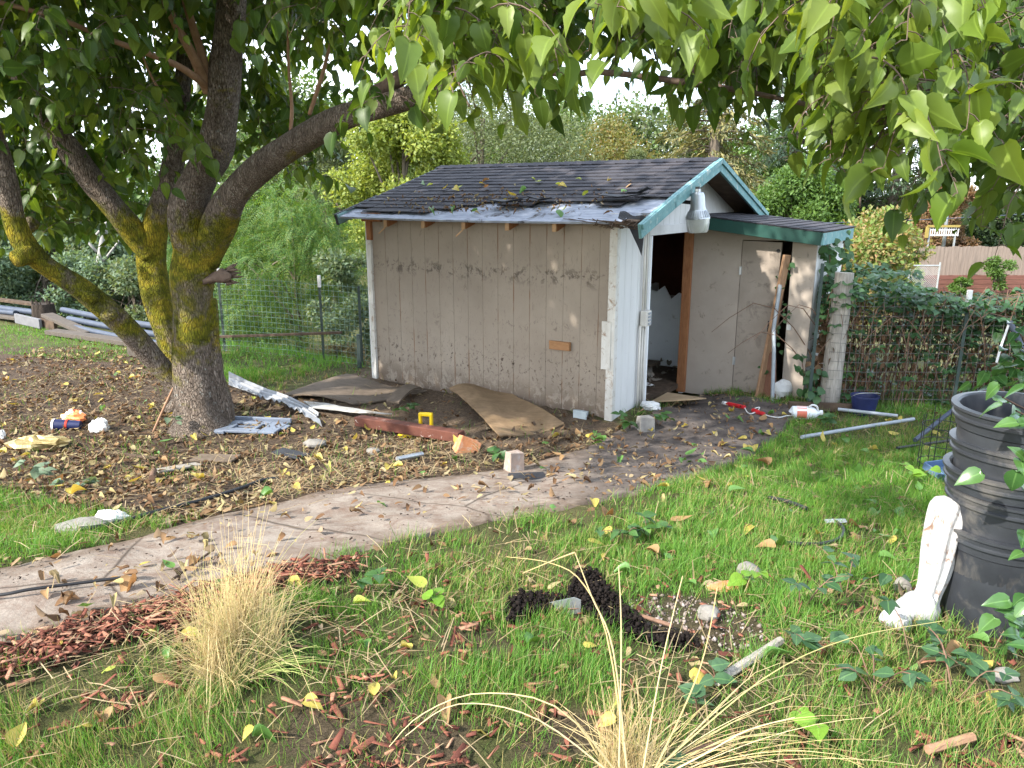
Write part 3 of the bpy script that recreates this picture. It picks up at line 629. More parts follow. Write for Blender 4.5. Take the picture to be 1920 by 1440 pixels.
m = MB(); limb(m, [(356, 470, 7.02, 70), (350, 415, 6.97, 84), (356, 372, 6.93, 82), (378, 330, 6.9, 80), (404, 280, 6.85, 77), (416, 210, 6.8, 73), (422, 130, 6.75, 72), (430, 60, 6.7, 63), (438, -40, 6.6, 58), (450, -260, 6.4, 44), (470, -480, 6.2, 20)], 22, 44, .07, 2); m.build('limb', M_bark, mt, True)
m = MB(); limb(m, [(385, 490, 7.05, 70), (408, 425, 6.95, 78), (440, 365, 6.75, 68), (490, 312, 6.5, 66), (560, 266, 6.2, 62), (640, 222, 5.8, 56), (740, 192, 5.5, 54), (820, 160, 5.3, 46), (900, 110, 5.1, 36), (1000, 40, 4.9, 28), (1100, -30, 4.7, 20), (1250, -160, 4.4, 10)], 20, 50, .09, 3); m.build('limb', M_bark, mt, True)
m = MB(); limb(m, [(600, 250, 6.0, 40), (680, 192, 5.75, 38), (760, 140, 5.5, 34), (820, 104, 5.4, 30), (900, 50, 5.2, 22), (1000, -40, 5.0, 12)], 14, 24, .09, 4); m.build('limb', M_darkbark, mt, True)
m = MB(); limb(m, [(345, 740, 7.3, 60), (318, 640, 7.4, 62), (293, 545, 7.45, 66), (283, 475, 7.5, 66), (297, 400, 7.5, 58), (320, 330, 7.55, 48), (335, 250, 7.6, 42), (345, 120, 7.7, 34), (350, -60, 7.8, 26)], 18, 36, .08, 5); m.build('limb', M_bark, mt, True)
m = MB(); limb(m, [(285, 480, 7.46, 50), (262, 450, 7.42, 58), (228, 408, 7.38, 58), (180, 348, 7.3, 56), (130, 280, 7.2, 52), (85, 215, 7.1, 46), (30, 130, 7.0, 40), (-40, 40, 6.9, 32), (-120, -80, 6.8, 20)], 18, 34, .09, 6); m.build('limb', M_bark, mt, True)
m = MB(); limb(m, [(352, 750, 7.12, 50), (322, 712, 7.08, 54), (285, 668, 7.0, 54), (230, 608, 6.8, 55), (160, 548, 6.6, 52), (95, 505, 6.45, 50), (52, 466, 6.35, 50), (28, 415, 6.3, 48), (15, 350, 6.25, 45), (0, 280, 6.2, 38), (-40, 190, 6.1, 32), (-120, 60, 6., 22)], 20, 44, .09, 7)
limb(m, [(60, 470, 6.35, 46), (40, 482, 6.25, 44), (28, 487, 6.2, 40)], 14, 6, .06, 9)
for px, py in ((205, 590), (170, 556), (130, 530), (60, 420)): b_ = at(px, py, 6.55) - TB; m.blob(b_, (.13, .13, .12), px, .3)
m.build('limb', M_bark, mt, True)
m = MB(); limb(m, [(385, 525, 7.0, 34), (410, 520, 6.94, 34), (424, 518, 6.9, 26), (432, 516, 6.88, 12)], 12, 10, .45, 3)
rg = np.random.default_rng(6)
for k in range(16):
    a_ = at(424 + rg.uniform(-6, 6), 518 + rg.uniform(-14, 14), 6.93) - TB; m.tube([a_, a_ + np.array([rg.uniform(.05, .17), rg.uniform(-.08, .02), rg.uniform(-.06, .10)])], [.024, .003], 5)
m.build('broken_stub', M_darkbark, mt, True)
SH = [[(392, 172, 6.75, 30), (365, 110, 6.62, 22), (332, 50, 6.55, 19), (310, 0, 6.5, 17), (290, -80, 6.4, 12)], [(392, 160, 6.72, 22), (378, 100, 6.7, 20), (362, 50, 6.65, 17), (345, -10, 6.6, 15), (335, -90, 6.5, 10)],
      [(390, 165, 6.72, 18), (345, 130, 6.5, 16), (290, 105, 6.3, 14), (200, 72, 6.0, 12), (110, 35, 5.7, 11), (0, 5, 5.4, 10), (-120, -20, 5.1, 6)],
      [(545, 245, 6.2, 9), (547, 200, 6.2, 8), (541, 120, 6.2, 7), (540, 40, 6.1, 5)], [(580, 215, 6.05, 9), (598, 160, 6., 10), (606, 135, 6., 9), (625, 60, 6., 6)], [(360, 290, 6.9, 6), (330, 220, 6.7, 6), (285, 145, 6.6, 5), (262, 90, 6.5, 4)]]
SH2 = [[(850, 150, 5.2, 24), (905, 128, 4.9, 19), (960, 122, 4.6, 16), (1060, 140, 4.4, 15), (1130, 135, 4.3, 14), (1290, 155, 4.1, 14), (1400, 172, 4.0, 12), (1540, 202, 3.9, 10), (1660, 230, 3.8, 7), (1800, 240, 3.7, 4)],
       [(1298, 158, 4.1, 11), (1312, 112, 4.05, 12), (1355, 62, 4., 12), (1430, 38, 3.9, 12), (1520, 30, 3.85, 11), (1610, 14, 3.8, 10), (1760, -40, 3.7, 6)], [(1580, 206, 3.88, 8), (1605, 185, 3.85, 9), (1650, 162, 3.8, 8), (1740, 150, 3.7, 5)],
       [(1700, -60, 2.3, 9), (1690, 60, 2.3, 8), (1685, 130, 2.3, 6), (1660, 230, 2.35, 5), (1620, 320, 2.4, 4), (1612, 390, 2.4, 3)], [(880, -60, 2.7, 7), (860, 40, 2.65, 6), (850, 120, 2.6, 5), (880, 200, 2.55, 4)]]
for g_, mm in ((SH, M_shoot), (SH2, M_darkbark)):
    for i, p in enumerate(g_): m = MB(); limb(m, p, 9, 26, .05, i); m.build('shoot' if g_ is SH else 'branch', mm, mt, True)
cr = Foliage(LEAF); cr2 = Foliage(LEAF_B); rg = np.random.default_rng(77)
def region(poly, y0, y1, cnt, size, n=9, L=.5, droop=.7, f=cr):
    xs = [p[0] for p in poly]; ys = [p[1] for p in poly]; k = 0
    while k < cnt:
        px, py = rg.uniform(min(xs), max(xs)), rg.uniform(min(ys), max(ys))
        if not inpoly(np.array([px]), np.array([py]), poly)[0]: continue
        Y = rg.uniform(y0, y1); a = rg.uniform(0, 6.28); k += 1
        f.spray(at(px, py, Y) - TB, (math.cos(a), math.sin(a), rg.uniform(-.5, .5)), L * rg.uniform(.6, 1.2), size, n, rg, droop)
region([(-260, -260), (720, -260), (720, 60), (650, 110), (560, 100), (500, 160), (440, 210), (340, 220), (310, 270), (200, 330), (100, 345), (0, 330), (-260, 350)], 6.9, 9.4, 950, .15)
region([(-200, -200), (300, -200), (260, 60), (200, 140), (100, 190), (-200, 220)], 4.9, 6.0, 80, .135); region([(480, -200), (720, -200), (700, 40), (600, 50), (500, 0)], 4.9, 6.0, 55, .135)
region([(-80, 300), (250, 330), (230, 420), (0, 430)], 7.6, 9., 70, .14)
region([(130, 150), (300, 120), (330, 260), (200, 300)], 5.6, 6.4, 20, .13, 6)
region([(640, -200), (1500, -200), (1480, 30), (1300, 60), (1180, 30), (1080, 60), (1000, 50), (960, 30), (860, 50), (760, -30), (690, -10)], 4.0, 6.4, 350, .125, 8)
region([(980, -200), (1500, -200), (1480, 0), (1250, 0), (1000, -30)], 3.0, 4.0, 40, .14, 8)
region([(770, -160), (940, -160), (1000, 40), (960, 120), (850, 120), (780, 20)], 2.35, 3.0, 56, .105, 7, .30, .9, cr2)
region([(660, 165), (760, 170), (745, 180), (670, 180)], 4.6, 5.0, 5, .13, 5, .35); region([(930, 100), (1030, 115), (1010, 135), (940, 130)], 3.8, 4.2, 5, .12, 5, .35)
region([(450, 150), (640, 150), (600, 260), (520, 330)], 7.5, 8.5, 40, .13); region([(560, 290), (600, 300), (590, 330), (560, 330)], 6.6, 7, 5, .13, 6, .4)
region([(1260, -200), (2150, -200), (2150, 240), (1850, 250), (1760, 190), (1640, 110), (1500, 70), (1420, 90), (1360, 50), (1270, 10)], 3.2, 5.2, 430, .11, 9)
region([(1370, 100), (1440, 90), (1450, 140), (1390, 150)], 4.2, 4.8, 12, .13, 8, .45); region([(1330, 60), (1480, 60), (1450, 100), (1340, 90)], 4.6, 5.4, 16, .13, 8)
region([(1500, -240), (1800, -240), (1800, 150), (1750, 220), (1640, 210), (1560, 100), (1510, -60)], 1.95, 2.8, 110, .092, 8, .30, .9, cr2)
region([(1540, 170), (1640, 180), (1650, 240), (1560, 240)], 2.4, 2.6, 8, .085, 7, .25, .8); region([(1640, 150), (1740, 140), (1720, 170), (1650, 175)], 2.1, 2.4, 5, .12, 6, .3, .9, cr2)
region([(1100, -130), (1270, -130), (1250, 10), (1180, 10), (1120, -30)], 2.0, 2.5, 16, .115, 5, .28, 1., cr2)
region([(1780, -80), (2050, -80), (2050, 330), (1900, 330), (1820, 230)], 2.5, 3.4, 80, .10, 8, .42)
# boughs above and beside the picture: they shade the shed and the grass behind
for k in range(430):
    a = rg.uniform(0, 6.28); p = np.array([rg.uniform(-4.6, 1.2), rg.uniform(2.7, 6.2), rg.uniform(3.5, 5.0)])
    px_, py_ = proj(p)
    if py_ > -60: continue
    cr.spray(p - TB, (math.cos(a), math.sin(a), rg.uniform(-.3, .3)), .6, .16, 10, rg)
for k in range(420):
    a = rg.uniform(0, 6.28); p = np.array([rg.uniform(-7.5, -1.5), rg.uniform(5., 9.5), rg.uniform(4.2, 6.2)])
    if proj(p)[1] > -40: continue
    cr.spray(p - TB, (math.cos(a), math.sin(a), rg.uniform(-.3, .3)), .6, .16, 10, rg)
for k in range(560):
    a = rg.uniform(0, 6.28); p = np.array([rg.uniform(-5.6, -2.2), rg.uniform(4.4, 7.0), rg.uniform(3.3, 4.9)])
    if proj(p)[1] > -40: continue
    cr.spray(p - TB, (math.cos(a), math.sin(a), rg.uniform(-.3, .3)), .6, .16, 10, rg)
cr.tw.add(cr2.tw.v, cr2.tw.f)
cr.build('crown', M_leaf, mt, M_darkbark); cr2.build('drooping_leaves', leafy('sunlit_young_mulberry_leaf', [(.09, .16, .025), (.14, .215, .035), (.19, .26, .045), (.11, .185, .03), (.24, .30, .06), (.16, .23, .035)], .5, .42, (1.45, 1.3, .45)), mt)  # drooping leaves paler: partly young growth, partly sunlight put into the leaf colour

# ------------------------------------------------------------------ trees and bushes behind
def crown_tree(name, label, px, Y, top, bot, wpx, cols, leaf, n, group=None, K=26, trunk=True, trans=.4, seed=0, tmpl=QUAD, W=1.0, spread=.30, hang=0, multi=1, tcol=None, depth=.8, cat='tree', gap=1.0):
    rg = np.random.default_rng(seed + 100); n = int(n * (2.4 if Y > 20 else 1.25)); spread *= 1.22 if Y > 20 else 1; c0 = at(px, 500, Y); x0 = c0[0]; g0 = float(H(x0, Y)); r = wpx / 2 / FPX * Y
    zt, zb = at(px, top, Y)[2], max(at(px, bot, Y)[2], g0); th_ = thing(name, label, cat, (x0, Y, g0), 0, group)
    zc_, hz = (zt + zb) / 2 - g0, (zt - zb) / 2
    dirs = norm(rg.normal(0, 1, (K, 3))); rr = rg.uniform(.35, .86, K) ** .7; C = dirs * rr[:, None] * np.array([r, r * depth, hz]) + np.array([0, 0, zc_])
    cs = rg.uniform(.6, 1.25, K) * spread * min(max(r, .5), hz * 1.3) ; per = rg.multinomial(n, cs ** 2 / np.sum(cs ** 2))
    f = Foliage(tmpl)
    for i in range(K):
        q = norm(rg.normal(0, 1, (per[i], 3))); rad_ = cs[i] * rg.uniform(.35, 1.15, per[i]) ** gap; P = C[i] + q * rad_[:, None] * np.array([1, 1, .75]); P[:, 2] = np.maximum(P[:, 2], .03)
        ax = norm(q * .8 + rg.normal(0, .6, q.shape) + np.array([0, 0, -hang])); nr = norm(q * .6 + np.array([0, 0, .9]) + rg.normal(0, .6, q.shape))
        f.bulk(P, ax, nr, leaf * rg.uniform(.6, 1.3, per[i]), W)
    f.build('crown', leafy(name + '_leaf', cols, trans, .5), th_, smooth=False)
    if trunk:
        m = MB()
        for j in range(multi):
            b = np.array([rg.uniform(-.2, .2) * r * (multi > 1), rg.uniform(-.1, .1) * r, -.05]); e = b * .5 + np.array([rg.uniform(-.25, .25) * r, 0, zc_ + hz * .5]); R0 = max(.02 * (zt - g0), .04)
            S = spline([b, b * .8 + (e - b) * .3 + rg.normal(0, .04 * r, 3), b + (e - b) * .65 + rg.normal(0, .06 * r, 3), e], 14); m.tube(S, np.linspace(R0, R0 * .3, 14), 8, True, .1)
            for i in range(min(K, 12)):
                s_ = S[rg.integers(4, 12)]; m.tube(spline([s_, (s_ + C[i]) / 2 + (0, 0, .08 * r), C[i]], 6), np.linspace(R0 * .4, R0 * .08, 6), 5, False)
        m.build('trunk', tcol or M_bark2, th_, True)
    return th_
def pinnate(n=9):
    V, F = [], []
    for i in range(n):
        a = .1 + .9 * i / n; w = .17 * (1 - .5 * abs(2 * i / n - .8))
        for s_ in (-1, 1): k = len(V); V += [(a, 0, -.3 * a * a), (a + .02, s_ * w * .55, -.3 * a * a + .03), (a + .08, s_ * w, -.3 * a * a - .02), (a + .055, s_ * w * .5, -.3 * a * a + .01)]; F += [(k, k + 1, k + 2, k + 3)]
    return np.array(V, float), F
PINN = pinnate()
GR = [(.09, .17, .035), (.12, .21, .05), (.07, .14, .03), (.15, .24, .06)]
FE = [(.075, .17, .035), (.11, .22, .05), (.05, .12, .03), (.16, .25, .05), (.21, .25, .05)]
YG = [(.24, .31, .06), (.32, .37, .08), (.17, .25, .05), (.40, .42, .10)]
OL = [(.14, .18, .09), (.18, .22, .11), (.11, .15, .075), (.22, .25, .13)]
DK = [(.035, .065, .03), (.05, .085, .04), (.03, .05, .025), (.07, .11, .05)]
BL = [(.12, .19, .11), (.16, .24, .14), (.08, .13, .085), (.22, .30, .19)]
OR = [(.16, .17, .05), (.22, .19, .06), (.12, .16, .04), (.30, .18, .07)]
MP = [(.15, .24, .06), (.22, .28, .07), (.12, .21, .05), (.42, .24, .12), (.18, .26, .07), (.46, .25, .15), (.16, .25, .06)]
CO = [(.24, .22, .09), (.30, .27, .11), (.10, .13, .07), (.14, .16, .09)]
RD = [(.22, .13, .07), (.30, .17, .10), (.14, .13, .06), (.34, .20, .13)]
# left of the shed, beyond the wire fence
crown_tree('locust_tree', 'feathery bright green locust tree right behind the wire fence', 545, 14.0, 330, 760, 300, FE, .36, 3000, K=30, tmpl=PINN, hang=.5, seed=1, spread=.36)
crown_tree('locust_tree', 'feathery green locust tree half hidden by the mulberry trunk', 430, 15.0, 300, 720, 260, FE, .36, 2200, K=26, tmpl=PINN, hang=.5, seed=2, spread=.36)
crown_tree('bush', 'dark olive bush at the left corner of the shed', 650, 12.5, 450, 760, 190, OL[:2] + BL, .075, 9000, K=22, trunk=False, seed=3, cat='bush')
crown_tree('poplar_tree', 'tall yellow green tree rising behind the left end of the shed', 745, 23, 130, 560, 250, YG, .13, 15000, K=36, seed=4)
crown_tree('willow_tree', 'pale grey green tree left of the yellow tree', 625, 26, 215, 540, 170, OL, .12, 9000, K=26, seed=5, W=.6)
crown_tree('willow_tree', 'wide grey green tree above the middle of the shed roof', 930, 28, 115, 520, 400, OL, .13, 15000, K=40, seed=6, W=.6)
crown_tree('oak_tree', 'rounded olive tree with orange tinged top behind the roof', 1140, 32, 160, 520, 190, OR, .13, 13000, K=36, seed=7)
crown_tree('bush', 'pale narrow bush in front of the orange tinged tree', 1195, 27, 265, 520, 90, OL, .11, 4500, K=14, seed=8, trunk=False, W=.5, cat='bush')
crown_tree('round_tree', 'round bright green tree right of the shed gable', 1490, 24, 285, 560, 190, GR, .12, 12000, K=30, seed=9)
crown_tree('maple_tree', 'maple turning pink and orange behind the closet roof', 1610, 17.5, 385, 640, 230, MP, .11, 11000, K=34, seed=10)
crown_tree('cherry_tree', 'reddish brown tree above the far board fence', 1765, 34, 310, 520, 110, RD, .14, 6000, K=20, seed=11)
crown_tree('dark_tree', 'dark green tree over the right end of the board fence', 1880, 36, 340, 520, 190, DK + GR[:1], .16, 8000, K=24, seed=12)
crown_tree('dark_tree', 'low dark tree between the pole and the maple', 1730, 38, 375, 520, 130, DK, .15, 5000, K=16, seed=13)
# the thicket at the far left
for i, (px, Y, top, w, c, lab) in enumerate([(-60, 17, 330, 260, BL, 'blue green bushy tree at the left edge of the thicket'), (90, 18.5, 350, 230, BL + OL, 'grey green tree in the thicket beyond the cut stump'), (235, 17.5, 360, 220, BL + OL[:1], 'blue green tree with leaning bare stem in the thicket'),
                                            (350, 19, 350, 200, OL, 'grey green tree right of the leaning bare stem'), (120, 25, 240, 420, GR, 'tall green tree towering behind the thicket'), (420, 27, 230, 330, GR + OL, 'tall green tree behind the locust trees'), (-200, 26, 200, 420, OL + GR, 'tall tree beyond the left edge of the yard')]):
    crown_tree('thicket_tree', lab, px, Y, top, 700 if Y < 20 else 560, w, c, .12 if Y < 20 else .16, 10000, K=30, seed=20 + i, multi=3 if Y < 20 else 1)
m = MB(); S = [at(172, 600, 15.5), at(176, 555, 15.5), at(185, 500, 15.5), at(196, 430, 15.6), at(205, 360, 15.7)]; b0 = S[0]; m.tube([p - b0 for p in spline(S, 12)], np.linspace(.10, .05, 12), 8, True, .1)
for k in range(5): m.tube(spline([S[2] - b0 + (0, 0, .3 * k), S[2] - b0 + (.5 * (-1) ** k, .1, .6 + .3 * k), S[2] - b0 + (.8 * (-1) ** k, .1, 1.2 + .3 * k)], 6), np.linspace(.03, .008, 6), 5)
tag(m.build('bare_tree', basic('pale_bark', (.34, .33, .31), (.22, .21, .2), 8, .9, .3), None, True), 'bare pale stem leaning up between the thicket trees', 'tree').location = b0
crown_tree('brush', 'grey brown dry brush behind the wire fence beside the shed', 610, 11.6, 640, 760, 150, [(.22, .19, .14), (.15, .12, .09), (.28, .25, .17), (.12, .15, .06)], .09, 3500, K=12, trunk=False, seed=71, W=.25, cat='bush')
crown_tree('brush', 'low green and brown brush behind the wire fence near the mulberry', 470, 12.0, 655, 790, 170, [(.10, .17, .05), (.15, .12, .08), (.13, .2, .06)], .08, 3500, K=12, trunk=False, seed=72, W=.4, cat='bush')
for i, (px, Y, top, w, c, lab) in enumerate([(2080, 34, 240, 330, GR + OL, 'green tree past the right end of the board fence'), (2350, 32, 200, 360, OL, 'grey green tree far past the right end of the board fence'), (560, 38, 130, 330, GR + OL, 'tall soft green tree far behind the locust trees'), (720, 42, 170, 330, GR + YG[:1], 'soft green tree far behind the yellow green tree'), (870, 44, 160, 330, OL + GR, 'soft grey green tree far behind the grey green one'), (1040, 43, 175, 330, GR + OL[:2], 'soft green tree far behind the middle of the roof'), (1215, 44, 185, 300, OL + GR[:2], 'soft green tree far behind the rounded olive tree'), (1400, 42, 215, 300, GR, 'soft green tree far behind the gable apex'), (1560, 45, 285, 300, OL + GR, 'soft green tree far behind the maple'), (1700, 46, 330, 260, DK + GR, 'soft dark green tree far beyond the utility pole')]):
    crown_tree('far_tree', lab, px, Y, top, 470, w, c, .24, 7000, K=30, seed=90 + i)
for i, (px, Y, top, w, c, lab) in enumerate([(-30, 15.4, 430, 200, BL, 'blue green shrub at the left edge behind the heap'), (70, 15.8, 445, 180, BL + OL[:2], 'grey green shrub right behind the dark stump'), (160, 15.5, 455, 170, BL, 'blue green shrub left of the pale leaning stem'), (255, 15.3, 465, 190, OL + BL, 'grey green shrub right of the pale leaning stem'), (335, 15.6, 480, 170, BL + GR[:1], 'green shrub behind the mulberry trunk')]):
    crown_tree('shrub', lab, px, Y, top, 660, w, c, .085, 6000, K=24, seed=110 + i, cat='shrub', multi=3)
# conifers
def conifer(label, px, Y, top, bot, wpx, cols, n, seed):
    rg = np.random.default_rng(seed); x0 = at(px, 500, Y)[0]; g0 = float(H(x0, Y)); zt = at(px, top, Y)[2] - g0; zb = at(px, bot, Y)[2] - g0; R_ = wpx / 2 / FPX * Y
    th_ = thing('conifer_tree', label, 'tree', (x0, Y, g0)); m = MB(); m.tube([(0, 0, -.1), (0, 0, zt * .5), (0, 0, zt)], [.32, .2, .03], 8); f = Foliage(QUAD)
    nb = 110
    for i in range(nb):
        h = (i + rg.uniform(0, 1)) / nb; z = zb + (zt - zb) * h; L = R_ * (1 - h) ** .75 * rg.uniform(.55, 1.1) + .2; a = rg.uniform(0, 6.28); d = np.array([math.cos(a), math.sin(a), 0])
        S = spline([(0, 0, z), d * L * .5 + (0, 0, z + .02 * L), d * L + np.array([0, 0, z - .22 * L])], 7); m.tube(S, np.linspace(.05, .012, 7), 4, False)
        k = int(n / nb * (L / R_ + .25)); tpos = rg.uniform(.15, 1, k) ** .7; P = np.stack([np.interp(tpos * 6, np.arange(7), S[:, j]) for j in range(3)], 1) + rg.normal(0, [.22, .22, .10], (k, 3)) * (1.1 - .4 * tpos[:, None])
        f.bulk(P, d + rg.normal(0, .6, (k, 3)) + [0, 0, -.5], rg.normal(0, .4, (k, 3)) + [0, 0, 1], rg.uniform(.16, .4, k), .45)
    f.build('crown', leafy('conifer_needles', cols, .25, .6), th_, smooth=False); m.build('trunk', M_bark2, th_)
conifer('tall yellowing conifer behind the apex of the shed gable', 1325, 33, -160, 360, 230, CO, 13000, 5)
conifer('dark blue green conifer to the right of the yellowing one', 1475, 38, 10, 350, 190, BL, 10000, 6)
conifer('dark far conifer seen through the right hand leaves', 1660, 42, 60, 400, 200, DK + BL, 9000, 7)

# ------------------------------------------------------------------ fences, hedge and what stands beyond them
def rise(p, dz=0.0): p = np.array(p, float); p[2] += dz; return p
def wire_fence(label, A, B, h, sx, sz, mat, posts, r=.0022, name='wire_fence', lean=0, ):
    A, B = np.array(A, float), np.array(B, float); o = A.copy(); th_ = thing(name, label, 'fence', o); L = np.linalg.norm((B - A)[:2]); n = int(L / sx); m = MB(); rg = np.random.default_rng(3)
    pt = lambda s, k: np.array([*(A + (B - A) * s)[:2], float(H(*(A + (B - A) * s)[:2])) + k]) - o + np.array([0, .012 * math.sin(9 * s * L + 3 * k), 0])
    for i in range(n + 1): m.tube([pt(i / n, .02), pt(i / n, h * .5), pt(i / n, h)], r, 4, False)
    for j in range(int(h / sz) + 1): m.tube([pt(s, .02 + j * sz) for s in np.linspace(0, 1, 14)], r, 4, False)
    m.build('wire_mesh', mat, th_)
    for s, ph, wt in posts:
        m = MB(); b = pt(s, -.1); m.beam(b, b + (0, 0, ph + .1), .035, .006, up=(0, 1, 0)); m.beam(b + (0, .014, 0), b + (0, .014, ph + .1), .006, .028, up=(0, 1, 0)); p_ = m.build('steel_post', M_tpost, th_)
        if wt: m = MB(); m.box(b + (0, .006, ph + .06), (.040, .04, .16)); m.build('white_tip', M_white, p_)
    return th_
fa, fb = at(385, 700, 10.9), at(705, 700, 9.9)
wire_fence('green wire mesh fence behind the plank heap left of the shed', fa, fb, 1.10, .075, .075, basic('green_fence_wire', (.17, .26, .22), (.12, .19, .16), 10, .5, 0, .4), [(.14, 1.18, True), (.72, 1.16, True), (.93, 1.1, False)])
def plank(name, label, cat, a, b, w, th, mat, za=0.0, zb=0.0, group=None, up=(0, 0, 1), bevel=.004, jit=0):
    a = rise(gnd(*a) if len(a) == 2 else at(*a), za + th / 2); b = rise(gnd(*b) if len(b) == 2 else at(*b), zb + th / 2); c = (a + b) / 2
    m = MB(); m.beam(a - c, b - c, w, th, up); o = m.build(name, mat, None, bevel=bevel); o.location = c; return tag(o, label, cat, group)
def pipe(name, label, cat, pts, r, mat, z=0.0, n=10, group=None, seg=24):
    P = [rise(gnd(*p[:2]), (p[2] if len(p) > 2 else z) + r) for p in pts]; S = spline(P, seg) if len(P) > 2 else np.array(P); c = P[0]
    m = MB(); m.tube(S - c, r, n); o = m.build(name, mat, None, True, auto=50); o.location = c; return tag(o, label, cat, group)
plank('rail', 'dark horizontal rail crossing the green wire fence', 'rail', (398, 634, 10.75), (640, 626, 10.0), .05, .035, M_dkwood)
plank('weathered_post', 'short grey post at the shed end of the wire fence', 'post', (672, 630, 9.75), (675, 715, 9.75), .05, .05, M_tpost, up=(1, 0, 0))
# heap at the edge of the bank, far left
GP = 'salvaged pipes and planks on the far bank'
def brink(px, off, dz):                                 # a spot on the bank's edge in the given direction
    for y in np.arange(8, 17, .02):
        x = (px - 960) / FPX * (y * CP + 2.1 * SP)
        if (x + 1.7) * .508 + (y - 9.1) * .861 > off: break
    return np.array([x, y, float(H(x, y)) + dz])
M_oldw = basic('old_grey_plank', (.13, .112, .095), (.07, .06, .052), 8, .9, .5, .1, stretch=(1, 6, 6))
def far_plank(lab, a, b, w, th, mat):
    a, b = brink(*a), brink(*b); c = (a + b) / 2; m = MB(); m.beam(a - c, b - c, w, th); o = m.build('plank', mat, None, bevel=.006); o.location = c; tag(o, lab, 'plank', GP)
def far_pipe(lab, a, b, r, mat):
    a, b = brink(*a), brink(*b); m = MB(); m.tube(spline([a - a, (b - a) * .5 + (0, 0, -.02), b - a], 12), r, 10); o = m.build('plastic_pipe', mat, None, True, auto=50); o.location = a; tag(o, lab, 'pipe', GP)
far_plank('dark plank end running out of the photo behind the stump', (-90, .35, .34), (72, .40, .30), .14, .05, M_dkwood)
far_plank('short pale board propped before the stump', (30, -.12, .14), (76, -.15, .10), .05, .17, basic('grey_painted_board', (.17, .17, .18), (.12, .12, .13), 8, .8, .2))
far_plank('black plank end right of the short pale board', (76, -.05, .09), (104, -.08, .08), .06, .17, M_dkwood)
far_plank('long pale plank lying to the right of the stump', (90, .05, .22), (165, -.12, .06), .20, .06, M_oldw)
far_plank('weathered plank lying low behind the leaning limb', (95, -.35, .04), (300, -.25, .05), .22, .07, M_oldw)
far_plank('thick grey split log behind the leaning limb', (250, -.65, .08), (345, -.55, .08), .22, .17, M_oldw)
far_plank('grey plank on the grass at the edge of the heap', (-60, .0, .08), (34, .02, .10), .14, .05, M_oldw)
M_bpipe = basic('blue_grey_pipe', (.055, .07, .105), (.035, .045, .065), 9, .5, .05, .4)
for a, b, r_, lab in [((-90, .2, .26), (66, .22, .2), .055, 'blue grey pipe at the left end of the heap'), ((-90, .1, .16), (30, .12, .16), .05, 'lower pipe at the left edge of the photo'), ((120, .25, .30), (345, .15, .24), .05, 'topmost blue grey pipe behind the leaning limb'), ((130, .12, .20), (345, .05, .14), .05, 'middle blue grey pipe behind the leaning limb'), ((140, -.05, .10), (330, -.12, .06), .045, 'lowest pipe of the heap behind the leaning limb')]: far_pipe(lab, a, b, r_, M_bpipe)
sp_ = brink(84, .15, -.05); m = MB(); m.tube([(0, 0, -.1), (0, 0, .12), (.01, 0, .44)], [.26, .21, .18], 22, True, .14, 3, (7, .08))
rg = np.random.default_rng(71)
for k in range(16): a = rg.uniform(0, 6.28); m.tube([(.15 * math.cos(a), .15 * math.sin(a), .36), (.16 * math.cos(a), .16 * math.sin(a), .44 + rg.uniform(.02, .10))], [.03, .006], 5)
o = m.build('tree_stump', basic('charred_stump', (.07, .055, .045), (.022, .018, .015), 12, .9, .6, .1, stretch=(4, 4, .6)), None, True, auto=60); o.location = sp_; tag(o, 'dark splintered stump standing on the far heap of planks', 'stump')
# right hand fence with its bramble hedge
ra, rb = gnd(1545, 765), np.array([8.2, 7.35, 0.])
wire_fence('galvanised wire fence overgrown by brambles right of the shed', ra, rb, 1.25, .10, .10, basic('rusty_fence_wire', (.17, .165, .16), (.09, .08, .075), 10, .6, 0, .4, metal=.3), [(-.035, 1.55, False), (.275, 1.25, True), (.62, 1.25, False)])
pb = gnd(1553, 762); pt_ = at(1584, 511, pb[1] + .05); m = MB(); m.tube([(0, 0, -.15), (pt_ - pb) * .4, pt_ - pb], [.105, .10, .092], 14, True, .05, 4); o = m.build('wooden_post', M_greyz, None, True, auto=40); o.location = pb; tag(o, 'round weathered grey post leaning beside the wire fence', 'post')
plank('edging_board', 'dark board along the foot of the wire fence', 'board', (1478, 768), (1640, 774), .05, .09, M_dkwood)
hd = thing('bramble_hedge', 'blackberry hedge with green tops and hanging brown leaves behind the wire', 'hedge', ra)
rg = np.random.default_rng(41); gl = Foliage(LEAF_S); dl = Foliage(LEAF_S); st_ = MB(); Lh = (rb - ra)[0]
def hp(s, dy, z):
    x, y = (ra + (rb - ra) * s)[:2]; y += dy; return np.array([x, y, float(H(x, y)) + z]) - ra
for k in range(2000):
    s = rg.uniform(.0, 1); top = 1.22 + .2 * (vn(np.array(s * 9), np.array(2.), 4) - .4) + (.2 if s < .16 else 0); z = top * (1 - abs(rg.normal(0, .22))) if rg.random() < .5 else rg.uniform(0, top); z = max(z, .05)
    c = hp(s, rg.uniform(.03, .8) if z < .85 * top else rg.uniform(-.14, .8), z); a = rg.uniform(0, 6.28)
    for j in range(rg.integers(3, 6)):
        b = a + (j - 1.5) * 1.0; ax = np.array([math.cos(b), math.sin(b) - .35, rg.uniform(-.6, .2)]); gl.leaf(c + norm(ax) * .02, ax, np.array([0, -.35, 1]) + rg.normal(0, .35, 3), rg.uniform(.055, .105), 1.15)
